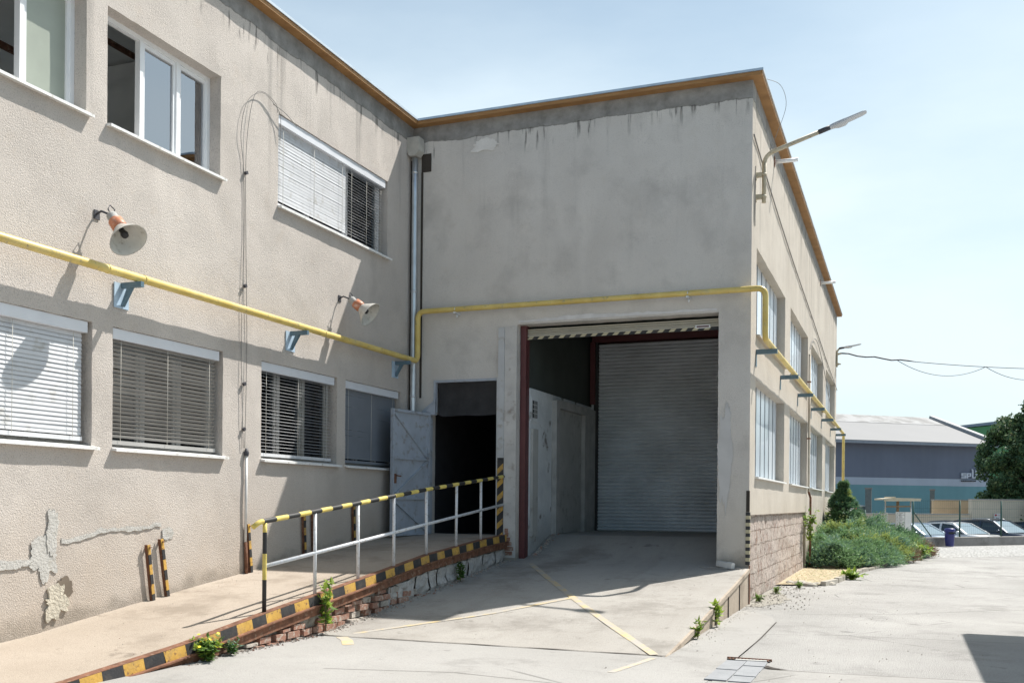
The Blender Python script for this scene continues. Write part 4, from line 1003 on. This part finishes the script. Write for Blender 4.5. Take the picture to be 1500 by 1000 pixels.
# ------------------------------------------------------------------ low wall, fence, bin, notice board
wd=Vector((.637,.770,0)).normalized(); wn=Vector((wd.y,-wd.x,0))
def wp(t,k=0,z=0): return Vector((8.8,26.1,0))+wd*t+wn*k+Vector((0,0,z))
mb=MB(); T=[-4.4+i*.8 for i in range(57)]
for a,b in zip(T[:-1],T[1:]):
    h=.37; mb.prism([wp(a,-.12,-.8),wp(a,.12,-.8),wp(a,.12,h-.02),wp(a,.10,h),wp(a,-.12,h)],wd*(b-a))
lw=mb.build('low_wall',concrete('low_wall_concrete',(.25,.235,.22),(.34,.325,.31),(.14,.13,.12),1,False,(1.5,1.5,1))); tag(lw,'low grey concrete wall along the far edge of the cobbles','wall')
m_green=simple('dark_green_fence',(.02,.075,.06),.5)
fn_=thing('wire_fence',tuple(wp(0,0,.37)),'dark green wire fence on top of the low concrete wall','fence')
tp=[-3.1,-.45,2.3,4.9,7.5,10.1,12.7,15.3,17.9,20.5,23.1,25.7]
for i,t in enumerate(tp):
    hh=1.05 if i==0 else 1.46
    mb=MB(); mb.tube([wp(t,0,.36),wp(t,0,.37+hh)],.032,8); mb.build('post',m_green,fn_)
mb=MB(); mb.tube([wp(-.42,0,1.35),wp(.62,0,.38)],.022,8); mb.build('brace',m_green,fn_)
mb=MB()
for z in (.45,.8,1.15,1.5,1.80): mb.tube([wp(tp[1],0,z),wp(25.7,0,z)],.0035,4)
t=tp[1]
while t<12: mb.tube([wp(t,0,.42),wp(t,0,1.8)],.0022,3,0,False); t+=.12
mb.build('wire_mesh',m_green,fn_)
bn=wp(1.15,.42); m_blue=simple('blue_plastic_bin',(.022,.028,.16),.4,0,.15,5)
lb=thing('litter_bin',tuple(bn),'dark blue plastic litter bin standing against the low wall','litter bin')
mb=MB(); mb.lathe([(.001,.02),(.15,.02),(.155,.06),(.19,.48),(.20,.50),(.001,.50)],bn,(0,0,1),18); mb.build('body',m_blue,lb)
mb=MB(); mb.lathe([(.17,.50),(.17,.58),(.205,.60),(.205,.68),(.18,.72),(.001,.735)],bn,(0,0,1),18); mb.build('lid',m_blue,lb)
mb=MB(); mb.obox(bn+Vector((.06,-.18,.545)),(.2,.03,.07)); mb.build('opening',m_black,lb)
# notice board shelter
nb=at(1316,34.5); NB=thing('notice_board',tuple(nb),'small roofed notice board covered with white papers behind the junipers','notice board')
rx_=RGT; 
def nbp(x,k,z): return nb+RGT*x+FWD*k+Vector((0,0,z))
m_cw=simple('cream_painted_wood',(.60,.54,.42),.6,0,.1,5)
mb=MB(); mb.prism([nbp(-.68,-.42,1.78),nbp(.62,-.42,1.80),nbp(.62,-.42,1.84),nbp(-.30,-.42,1.86),nbp(-.68,-.42,1.83)],FWD*.84); mb.beam(nbp(-.64,-.40,1.76),nbp(.60,-.40,1.78),.05,.05); mb.beam(nbp(-.30,-.45,1.875),nbp(-.30,.42,1.875),.06,.04); mb.build('roof',m_cw,NB)
for x in (-.45,.43): mb=MB(); mb.tube([nbp(x,0,0),nbp(x,0,1.78)],.022,8); mb.build('post',m_steel_white,NB)
mb=MB(); mb.tube([nbp(0,.06,0),nbp(0,.06,1.8)],.05,10); mb.beam(nbp(-.45,0,1.55),nbp(.43,0,1.57),.04,.05); mb.build('frame',simple('brown_wood',(.25,.19,.13),.8),NB)
mb=MB(); mb.prism([nbp(-.10,-.03,.5),nbp(.43,-.03,.5),nbp(.43,-.03,1.38),nbp(-.10,-.03,1.38)],FWD*.03); bd=mb.build('board',m_steel_white,NB)
mb=MB(); mb.prism([nbp(.22,-.035,.5),nbp(.425,-.035,.5),nbp(.425,-.035,1.37),nbp(.22,-.035,1.37)],FWD*-.006,0); random.seed(4)
for i in range(7):
    for x0,x1 in ((-.09,.02),(.03,.21)):
        z=.58+i*.115; mb.prism([nbp(x0,-.035,z),nbp(x1-.01,-.035,z),nbp(x1-.01,-.035,z+.095),nbp(x0,-.035,z+.095)],FWD*-.005,0)
        for k in range(3): mb.prism([nbp(x0+.015,-.042,z+.02+.022*k),nbp(x0+random.uniform(.05,x1-x0-.02),-.042,z+.02+.022*k),nbp(x0+random.uniform(.05,x1-x0-.02),-.042,z+.028+.022*k),nbp(x0+.015,-.042,z+.028+.022*k)],FWD*-.002,random.choice((1,1,2)))
mb.build('paper',[m_white_pvc,m_cable,m_red],bd)
mb=MB(); mb.prism([nbp(-.44,-.01,.55),nbp(-.37,-.01,.55),nbp(-.37,-.01,1.35),nbp(-.44,-.01,1.35)],FWD*.02); mb.build('side_panel',m_steel_white,NB)
# things between the yards
rs_=at(1243,37); t=thing('round_sign',tuple(rs_),'round red sign peeking out behind the upright juniper','sign')
mb=MB(); mb.lathe([(.001,-.01),(.30,-.01),(.30,.01),(.001,.01)],rs_+Vector((0,0,1.47)),-FWD,24,0,False); mb.build('disc',simple('red_sign',(.55,.03,.03),.4),t)
mb=MB(); mb.tube([rs_+Vector((0,0,-.64)),rs_+Vector((0,0,1.4))+FWD*.03],.03,8); mb.build('post',m_galv,t)
mb=MB(); mb.lathe([(.001,.011),(.20,.011),(.20,.013),(.001,.013)],rs_+Vector((0,0,1.47)),-FWD,24,0,False); mb.build('disc_face',m_white_pvc,t)
GZ=-.64
for px,d,h,w,l,n_ in ((1272,60,2.6,.36,'dark grey green gate pillar in front of the teal hall wall','gate_pillar'),(1365.5,60,2.55,.26,'slim concrete pillar in front of the teal hall wall beside the tan wall','gate_pillar')):
    p=at(px,d,GZ); t=thing(n_,tuple(p),l,'pillar'); mb=MB(); mb.obox(p+Vector((0,0,(h-GZ)/2)),(w,w,h-GZ)); mb.build('shaft',simple('pillar_grey',(.13,.16,.165),.8),t); mb=MB(); mb.obox(p+Vector((0,0,h-GZ+.04)),(w+.06,w+.06,.08)); mb.build('cap',m_cable,t)
a=at(1247,60.2,GZ); b=at(1270,60.2,GZ)
t=thing('metal_gate',tuple(a),'grey sheet metal gate left of the grey green pillar','gate'); mb=MB(); mb.beam(a+Vector((0,0,1.4)),b+Vector((0,0,1.4)),.05,1.6); mb.build('sheet',simple('gate_grey',(.15,.20,.22),.7),t); mb=MB(); mb.beam(a+Vector((0,0,2.23)),b+Vector((0,0,2.23)),.07,.06); mb.build('top_rail',m_galv,t)
# tan boundary walls
def bwall(name,px0,d0,px1,d1,top,mat,label,cap=True):
    a=at(px0,d0,GZ); b=at(px1,d1,GZ); t=thing(name,tuple(a),label,'wall'); mb=MB(); mb.beam(a+Vector((0,0,(top-GZ)/2)),b+Vector((0,0,(top-GZ)/2)),.25,top-GZ); mb.build('wall_panel',mat,t)
    if cap: mb=MB(); mb.beam(a+Vector((0,0,top-GZ+.03)),b+Vector((0,0,top-GZ+.03)),.34,.06); mb.build('coping',simple('coping_grey',(.45,.43,.40),.8),t)
    return t
m_tanw=simple('warm_tan_render',(.80,.58,.36),.9,0,.07,1.5); m_tang=simple('dull_tan_render',(.72,.63,.50),.9,0,.08,1)
bwall('boundary_wall',1190,55.2,1418,56,1.13,simple('low_tan_render',(.74,.62,.47),.9,0,.07,1),'low tan wall behind the notice board and silver car')
bwall('boundary_wall',1366,58.6,1424,58.8,1.95,m_tanw,'warm tan wall section behind the white car')
bwall('boundary_wall',1421,56.2,1720,62,1.98,m_tang,'tall dull tan wall with a small white notice below the tree')
p=at(1459,56.7,0); t=thing('wall_sign',tuple(p+Vector((0,0,1.0))),'small white notice with a red mark on the dull tan wall','sign')
def sp(x,z,k=-.15): return p+RGT*x+FWD*k+Vector((0,0,z))
mb=MB(); mb.prism([sp(-.19,.90),sp(.19,.90),sp(.19,1.22),sp(-.19,1.22)],FWD*-.02,0); mb.lathe([(.001,0),(.06,0),(.06,.006),(.001,.006)],sp(-.09,1.13,-.171),-FWD,16,1,False)
for k in range(3): mb.prism([sp(-.01,1.08+.035*k,-.171),sp(.15,1.08+.035*k,-.171),sp(.15,1.095+.035*k,-.171),sp(-.01,1.095+.035*k,-.171)],FWD*-.003,2)
mb.prism([sp(-.09,.955,-.171),sp(.10,.955,-.171),sp(.10,.985,-.171),sp(-.09,.985,-.171)],FWD*-.003,3)
mb.build('plate',[m_white_pvc,simple('sign_red',(.55,.06,.06),.5),simple('sign_pink',(.60,.35,.35),.5),m_cable],t)

# ------------------------------------------------------------------ far halls
hA=at(1120,75.8,GZ); hB=at(1449,82.2,GZ); hd=(hB-hA).normalized(); hn=Vector((-hd.y,hd.x,0)); HL=(hB-hA).length
H=thing('factory_hall',tuple(hA),'long grey blue and teal factory hall with a pale low pitched roof','building')
def hp_(s,k,z): return hA+hd*s+hn*k+Vector((0,0,z-GZ))
def sheet_mat(name,c):
    t=NT(name,.6); w=t.n.new('ShaderNodeTexWave'); w.inputs['Scale'].default_value=.55; t.L(t.map((1,1,0)),w.inputs['Vector'])
    t.col(t.mix(t.rng(t.noise(.4,4),.3,.7),sc(c,.93),sc(c,1.07))); t.bump(w.outputs['Fac'],.02,.5); return t.mat
for nm,z0,z1,c,k in (('lower_wall',GZ,3.27,(.145,.31,.35),0),('band',3.273,3.85,(.44,.49,.58),.0),('upper_wall',3.853,6.55,(.15,.172,.235),0)):
    mb=MB(); mb.prism([hp_(0,0,z0),hp_(HL,0,z0),hp_(HL,0,z1),hp_(0,0,z1)],hn*24); mb.build(nm,sheet_mat('hall_'+nm,c),H)
mr=6.6
mb=MB(); mb.prism([hp_(-.4,-.7,6.62),hp_(HL+.3,-.7,6.62),hp_(HL+.3,4.6,8.50),hp_(-.4,4.6,8.50)],Vector((0,0,.12))); rf=mb.build('roof',simple('pale_roof_sheet',(.245,.245,.25),.8,0,.03,.3),H)
def mottled():
    t=NT('weathered_fibre_roof',.9); n=t.noise(.9,6); c=t.mix(t.rng(n,.42,.56),(.25,.245,.24),(.36,.36,.36)); t.col(c); return t.mat
mb=MB(); mb.prism([hp_(-.4,4.62,8.55),hp_(HL-.4,4.62,8.55),hp_(HL-.4,7.0,9.42),hp_(-.4,7.0,9.42)],Vector((0,0,.10))); mb.prism([hp_(-.4,7.02,9.40),hp_(HL-.4,7.02,9.40),hp_(HL-.4,24.5,6.6),hp_(-.4,24.5,6.6)],Vector((0,0,.10))); mb.build('upper_roof',mottled(),rf)
mb=MB(); mb.beam(hp_(HL+.1,-.7,6.85),hp_(HL+.1,7.0,9.52),.5,.35); mb.build('verge',simple('verge_grey',(.36,.37,.38),.7),rf)
mb=MB(); mb.beam(hp_(-.4,-.78,6.56),hp_(HL+.3,-.78,6.56),.18,.16); mb.build('gutter',simple('gutter_grey',(.28,.31,.36),.5),rf)
# sign lettering on the hall
sg=thing('hall_sign',tuple(hp_(HL-3,-.02,4)),'white letters SPUP with a tall U mounted on the grey blue hall wall','sign')
m_let=simple('white_letter',(.62,.66,.74),.5)
def P1(px,py):
    # position on the hall front wall seen at that column and height
    s=(at(px,80,0)-CAMP); s.z=0; s.normalize()
    # intersect with the wall line
    den=s.x*hd.y-s.y*hd.x; t=((hA.x-CAMP.x)*hd.y-(hA.y-CAMP.y)*hd.x)/den
    q=CAMP+s*t; dist=(q-CAMP).dot(FWD); return Vector((q.x,q.y,CAMP.z+(736.7+.0092*(px-750)-py)*dist/1458.3))
def stroke(mb,poly,m=0): mb.prism([P1(*q)-hn*.05 for q in poly],-hn*.08,m)
def rect(mb,x0,y0,x1,y1): stroke(mb,[(x0,y1),(x1,y1),(x1,y0),(x0,y0)])
mb=MB(); x=1406.4
for r in ((0,-0,7.2,1.8),(0,1.8,1.9,2.8),(0,2.8,7.2,4.5),(5.3,4.5,7.2,5.6),(0,5.6,7.2,7.6)): rect(mb,x+r[0],692.6+r[1],x+r[2],692.6+r[3])
mb.build('letter_s',m_let,sg); mb=MB(); x=1414.2
for r in ((0,0,2.0,7.6),(2.0,0,6.4,1.7),(4.6,1.7,6.4,3.6),(2.0,3.6,6.4,5.3)): rect(mb,x+r[0],692.6+r[1],x+r[2],692.6+r[3])
mb.build('letter_p',m_let,sg); mb=MB(); x=1422.0
for r in ((0,-4.6,1.9,7.6),(1.9,5.9,4.8,7.6),(4.8,-4.6,6.7,7.6),(-.9,-5.8,.9,-4.6),(5.7,-5.8,7.4,-4.6)): rect(mb,x+r[0],692.6+r[1],x+r[2],692.6+r[3])
mb.build('letter_u',m_let,sg); mb=MB(); x=1429.4
for r in ((0,0,2.0,7.6),(2.0,0,6.4,1.7),(4.6,1.7,6.4,3.6),(2.0,3.6,6.4,5.3)): rect(mb,x+r[0],692.6+r[1],x+r[2],692.6+r[3])
mb.build('letter_p',m_let,sg); mb=MB(); random.seed(2); x=1406.6
while x<1428:
    w=random.uniform(.9,1.5); y0=703.0; rect(mb,x,y0,x+.45,y0+2); rect(mb,x+.45,y0+random.choice((0,.8,1.5)),x+w,y0+random.choice((0,.8,1.5))+.5+.0) if random.random()<.3 else rect(mb,x+.45,y0+.75,x+w,y0+1.25)
    x+=w+.45
mb.build('small_lettering',m_cable_dk,sg)
a=at(1400,120,GZ); b=at(1560,118,GZ); d_=(b-a).normalized(); n_=Vector((-d_.y,d_.x,0)); L=(b-a).length
G=thing('green_hall',tuple(a),'bright green hall with a grey roof edge half hidden behind the tree','building')
mb=MB(); mb.prism([a,b,b+Vector((0,0,12.9)),a+Vector((0,0,11.6))],n_*15); mb.build('wall',simple('green_cladding',(.10,.30,.13),.6,0,.05,.4),G)
mb=MB(); mb.prism([a+d_*-.3+Vector((0,0,11.65))-n_*.3,b+Vector((0,0,13.0))-n_*.3,b+Vector((0,0,13.45))-n_*.3,a+d_*-.3+Vector((0,0,11.95))-n_*.3],n_*16); mb.build('roof',simple('blue_grey_roof',(.24,.30,.37),.6,0,.05,.5),G)

# ------------------------------------------------------------------ tree
random.seed(77); tb=at(1533,60,GZ)
T=thing('tree',tuple(tb),'large dense dark green broadleaf tree behind the tan wall','tree')
mb=MB(); mb.tube([tb,tb+Vector((.1,0,1.6)),tb+Vector((.0,.1,4.2)),tb+Vector((.2,0,7))],[.28,.23,.15,.05],10)
for k in range(14):
    a=random.uniform(0,6.28); z=random.uniform(1.2,5.5); L=random.uniform(1.4,2.8); mb.tube([tb+Vector((0,0,z)),tb+Vector((math.cos(a)*L*.5,math.sin(a)*L*.5,z+.6)),tb+Vector((math.cos(a)*L,math.sin(a)*L,z+1.3))],[.09,.06,.02],6)
mb.build('trunk',m_bark,T)
clumps=[]
for _ in range(330):
    th=random.uniform(0,6.28); zz=random.random(); z=1.1+7.6*zz
    prof=ip(zz,[0,.08,.25,.5,.7,.85,.95,1],[3.2,3.8,4.0,3.5,2.9,2.2,1.3,.5]); r=prof*(.35+.65*random.random()**.6)*(1+.12*math.sin(3*th+zz*7))
    clumps.append((Vector((math.cos(th)*r,math.sin(th)*r,z)),random.uniform(.45,.85)))
V=[];F=[];Mi=[]
for c,r in clumps:
    tone=random.random()
    for _ in range(170):
        d=Vector((random.gauss(0,1),random.gauss(0,1),random.gauss(0,1))).normalized(); p=tb+c+Vector((d.x*r,d.y*r,d.z*r*.7))*random.random()**.4
        n=(d+Vector((random.gauss(0,.6),random.gauss(0,.6),random.gauss(.2,.6)))).normalized(); u=n.orthogonal().normalized(); u.rotate(Matrix.Rotation(random.uniform(0,6.28),3,n)); w=n.cross(u); s_=random.uniform(.07,.15)
        o_=len(V); V+=[tuple(p-u*s_),tuple(p+w*s_*.55),tuple(p+u*s_),tuple(p-w*s_*.55)]; F.append((o_,o_+1,o_+2,o_+3)); Mi.append(0 if random.random()>.18+.25*tone else (1 if random.random()<.8 else 2))
mb=MB(); mb.v=V; mb.f=F; mb.m=Mi; mb.s=[False]*len(F); mb.build('crown',m_tree,T)

# ------------------------------------------------------------------ cars
def paint(name,c,metal=.3):
    t=NT(name,.28,metal); t.col(c); t.b.inputs['Coat Weight'].default_value=.8; t.b.inputs['Coat Roughness'].default_value=.06; return t.mat
m_cglass=NT('car_glass',.05,0,.9).col((.035,.045,.055)).mat; m_cglass_sky=NT('windscreen_sky_tint',.08,.25,1.0).col((.20,.27,.31)).mat  # windscreen colour lightened to paint in the sky's reflection
m_tyre=simple('tyre',(.02,.02,.02),.9); m_rim=simple('alloy_rim',(.5,.5,.52),.3,.8); m_head=simple('headlight_lens',(.75,.78,.8),.1); m_tail=simple('tail_lamp',(.35,.02,.02),.2)
def car(pos,ang,col,label,kind='hatch',sc_=1.0):
    t=thing('parked_car',(0,0,0),label,'car','cars parked behind the low wall')
    est=kind=='estate'
    # stations along x (front = +): x, belt z, half width
    st=[(-2.1,.66,.62,.40),(-2.06,.92,.74,.30),(-1.9,1.0,.82,.24),(-1.2,1.01,.865,.22),(0,.99,.88,.2),(.75,.985,.875,.2),(1.0,.975,.87,.21),(1.45,.92,.84,.22),(1.8,.83,.79,.24),(2.02,.72,.70,.28),(2.1,.60,.58,.38)]
    mb=MB(); vs=[]; K=10
    for x,zb,hw,z0 in st:
        sec=[(-hw*.9,z0),(-hw,z0+.16),(-hw*1.01,(z0+zb)/2+.06),(-hw*.97,zb-.05),(-hw*.88,zb),(hw*.88,zb),(hw*.97,zb-.05),(hw*1.01,(z0+zb)/2+.06),(hw,z0+.16),(hw*.9,z0)]
        vs+=[(x,y,z+(.03 if abs(y)<hw*.9 and z>.5 and x>1 else 0)) for y,z in sec]
    n=len(st); mb.add(vs,[(i*K+k,(i+1)*K+k,(i+1)*K+(k+1)%K,i*K+(k+1)%K) for i in range(n-1) for k in range(K)],0,True)
    mb.add(vs[:K],[tuple(range(K))[::-1]]); mb.add(vs[-K:],[tuple(range(K))]); 
    zr=1.46 if not est else 1.50; xr=-1.75 if est else -1.35; xb=-2.02 if est else -1.92
    F0=(.98,.985); F1=(.20,zr-.05); R1=(xr,zr-.06); R0=(xb,1.0)
    hb,hr=.80,.60
    roof=[(F1[0],-hr,F1[1]),(-.35,-hr*1.02,zr),(xr,-hr*.97,R1[1]),(xr,hr*.97,R1[1]),(-.35,hr*1.02,zr),(F1[0],hr,F1[1]),(F1[0]-.02,0,F1[1]+.03),(-.35,0,zr+.03),(xr,0,R1[1]+.03)]
    mb.add(roof,[(0,6,7,1),(1,7,8,2),(6,5,4,7),(7,4,3,8)],0,True)
    for s in (-1,1):
        for a,b in (((F0[0],s*hb,F0[1]-.02),(F1[0],s*hr,F1[1])),((R0[0],s*hb*.95,R0[1]),(R1[0],s*hr*.97,R1[1])),((-.35,s*hb*1.03,1.0),(-.40,s*hr*1.02,zr-.03)),((F1[0],s*hr,F1[1]),(-.35,s*hr*1.02,zr)),((-.35,s*hr*1.02,zr),(R1[0],s*hr*.97,R1[1]))): mb.beam(a,b,.09,.07)
    mb.build('body',col,t)
    i_=.99
    for s in (-1,1):
        mb=MB(); mb.add([(F0[0]-.05,s*hb*i_,F0[1]),(-.35,s*hb*1.02,.995),(-.40,s*hr*1.01,zr-.02),(F1[0]-.03,s*hr*i_,F1[1])],[(0,1,2,3)]); mb.build('side_window',m_cglass,t); mb=MB(); mb.add([(-.35,s*hb*1.02,.995),(R0[0]+.03,s*hb*.94,R0[1]),(R1[0],s*hr*.96,R1[1]),(-.40,s*hr*1.01,zr-.02)],[(0,1,2,3)]); mb.build('side_window',m_cglass,t)
    mb=MB(); mb.add([(F0[0],-hb*.97,F0[1]),(F0[0]+.07,0,F0[1]+.01),(F0[0],hb*.97,F0[1]),(F1[0],hr*.97,F1[1]),(F1[0]+.03,0,F1[1]+.03),(F1[0],-hr*.97,F1[1])],[(0,1,4,5),(1,2,3,4)],0,True); mb.build('windscreen',m_cglass_sky,t)
    mb=MB(); mb.add([(R0[0],-hb*.93,R0[1]),(R0[0],hb*.93,R0[1]),(R1[0],hr*.95,R1[1]),(R1[0],-hr*.95,R1[1])],[(3,2,1,0)]); mb.build('rear_window',m_cglass,t)
    for x in (-1.28,1.30):
        for s in (-1,1):
            mb=MB(); mb.lathe([(.20,-.1),(.29,-.1),(.315,-.06),(.315,.06),(.29,.1),(.2,.1)],(x,s*.76,.315),(0,s,0),22); wh=mb.build('wheel',m_tyre,t)
            mb=MB(); mb.lathe([(.2,.1),(.19,.06),(.06,.07),(.001,.09)],(x,s*.76,.315),(0,s,0),10,0,False); mb.build('rim',m_rim,wh)
    for s in (-1,1):
        mb=MB(); mb.obox((1.93,s*.55,.66),(.26,.26,.13),Matrix.Rotation(-s*.35,3,'Z')); mb.build('headlight',m_head,t)
        mb=MB(); mb.obox((-2.02,s*.62,.78),(.14,.2,.22),Matrix.Rotation(s*.25,3,'Z')); mb.build('tail_light',m_tail,t)
        mb=MB(); mb.lathe([(.001,-.09),(.05,-.08),(.075,0),(.05,.08),(.001,.09)],(.66,s*.95,1.05),(0,1,0),10); mb.build('mirror',col,t)
    if est: [MB().tube([(.05,s*.52,zr+.0),(-.2,s*.54,zr+.07),(-1.4,s*.54,zr+.06),(-1.65,s*.53,zr)],.018,6).build('roof_rail',m_rim,t) for s in (-1,1)]
    t.location=pos; t.rotation_euler=(0,0,ang); t.scale=(sc_,)*3
    return t
aR=YAW   # image-right direction
car(at(1404,45.5,GZ),aR-R(60),paint('white_car_paint',(.72,.73,.74),0),'white hatchback behind the low wall, facing right','hatch',1.02)
car(at(1343,44.5,GZ),aR-R(58),paint('silver_blue_paint',(.42,.50,.60),.5),'pale silver blue hatchback partly hidden by the green fence post')
car(at(1372,51,GZ),aR+R(150),paint('grey_car_paint',(.10,.12,.15),.4),'dark grey car parked behind the white hatchback','hatch',1.03)
car(at(1462,47,GZ),aR-R(60),paint('dark_blue_paint',(.035,.045,.075),.4),'dark blue estate car with roof rails, facing right','estate',1.06)
car(at(1520,51,GZ),aR-R(55),paint('navy_paint',(.03,.04,.065),.4),'dark car cut off by the right edge, behind the estate car','hatch')

# ------------------------------------------------------------------ unseen canopy past the right edge, added to throw the lower right shadow
K=thing('shadow_canopy',(15,-4,0),'unseen flat canopy on steel posts added to throw the lower right shadow','canopy')
mb=MB(); mb.box(10.50,16.5,-12,-.12,4.0,4.18); mb.build('roof',m_galv,K)
for y in (-1.0,-11): mb=MB(); mb.box(15.2,15.4,y-.1,y+.1,0,4.0); mb.build('post',m_galv,K)

# ================================================================== light, sky, camera
SUN=Vector((.69,1.0,1.765)).normalized()
el=math.asin(SUN.z); az=math.atan2(SUN.x,SUN.y)
ld=bpy.data.lights.new('sun','SUN'); ld.energy=5.0; ld.angle=R(.53); ld.color=(1,.955,.89)
lo=bpy.data.objects.new('sun',ld); lo.rotation_euler=SUN.to_track_quat('Z','Y').to_euler(); lo.location=(20,20,40); COL.objects.link(lo)
w=bpy.data.worlds.new('World'); S.world=w; w.use_nodes=True; nt=w.node_tree; bg=nt.nodes['Background']
sk=nt.nodes.new('ShaderNodeTexSky'); sk.sky_type='NISHITA'; sk.sun_disc=False; sk.sun_elevation=el; sk.sun_rotation=az; sk.air_density=1.0; sk.dust_density=2.2; sk.ozone_density=.35
tc=nt.nodes.new('ShaderNodeTexCoord'); mp=nt.nodes.new('ShaderNodeMapping'); mp.inputs['Scale'].default_value=(1.0,1.0,3.2); nt.links.new(tc.outputs['Generated'],mp.inputs['Vector'])
nz=nt.nodes.new('ShaderNodeTexNoise'); nz.inputs['Scale'].default_value=1.6; nz.inputs['Detail'].default_value=7; nz.inputs['Roughness'].default_value=.52; nt.links.new(mp.outputs[0],nz.inputs['Vector'])
cr=nt.nodes.new('ShaderNodeValToRGB'); cr.color_ramp.elements[0].position=.38; cr.color_ramp.elements[1].position=.66; cr.color_ramp.elements[0].color=(.28,)*3+(1,); cr.color_ramp.elements[1].color=(.85,)*3+(1,)
nt.links.new(nz.outputs['Fac'],cr.inputs[0])
sx=nt.nodes.new('ShaderNodeSeparateXYZ'); nt.links.new(tc.outputs['Generated'],sx.inputs[0])
mr_=nt.nodes.new('ShaderNodeMapRange'); mr_.interpolation_type='SMOOTHSTEP'; nt.links.new(sx.outputs[2],mr_.inputs[0])
for i,q in enumerate((.30,.60,1,.0)): mr_.inputs[i+1].default_value=q
mu=nt.nodes.new('ShaderNodeMath'); mu.operation='MULTIPLY'; nt.links.new(cr.outputs[0],mu.inputs[0]); nt.links.new(mr_.outputs[0],mu.inputs[1])
mx=nt.nodes.new('ShaderNodeMix'); mx.data_type='RGBA'; dt=nt.nodes.new('ShaderNodeVectorMath'); dt.operation='DOT_PRODUCT'; nt.links.new(tc.outputs['Generated'],dt.inputs[0]); dt.inputs[1].default_value=tuple((FWD*.94+RGT*.34).normalized())
m2=nt.nodes.new('ShaderNodeMapRange'); m2.interpolation_type='SMOOTHSTEP'; nt.links.new(dt.outputs['Value'],m2.inputs[0])
for i,q in enumerate((-.2,.62,.12,1.0)): m2.inputs[i+1].default_value=q
m3=nt.nodes.new('ShaderNodeMath'); m3.operation='MULTIPLY'; nt.links.new(mu.outputs[0],m3.inputs[0]); nt.links.new(m2.outputs[0],m3.inputs[1])
nt.links.new(m3.outputs[0],mx.inputs[0]); tn=nt.nodes.new('ShaderNodeMix'); tn.data_type='RGBA'; tn.blend_type='MULTIPLY'; tn.inputs[0].default_value=1; nt.links.new(sk.outputs[0],tn.inputs[6]); tn.inputs[7].default_value=(1.03,1.18,1.12,1)
nt.links.new(tn.outputs[2],mx.inputs[6]); mx.inputs[7].default_value=(7.5,8.6,9.2,1)
nt.links.new(mx.outputs[2],bg.inputs['Color']); bg.inputs['Strength'].default_value=.085

cam=bpy.data.cameras.new('camera'); cam.lens=35.0; cam.sensor_width=36; cam.sensor_fit='HORIZONTAL'; cam.shift_y=236.7/1500; cam.clip_end=2000; cam.clip_start=.05
co=bpy.data.objects.new('camera',cam); COL.objects.link(co); S.camera=co
rho=.0092; r_=RGT*math.cos(rho)+Vector((0,0,1))*math.sin(rho); u_=Vector((0,0,1))*math.cos(rho)-RGT*math.sin(rho); b_=-FWD
co.matrix_world=Matrix(((r_.x,u_.x,b_.x,CAMP.x),(r_.y,u_.y,b_.y,CAMP.y),(r_.z,u_.z,b_.z,CAMP.z),(0,0,0,1)))
S.view_settings.view_transform='Standard'; S.view_settings.look='None'; S.view_settings.exposure=.56; S.view_settings.gamma=1
S.render.engine='CYCLES'; S.cycles.max_bounces=8; S.cycles.transparent_max_bounces=12
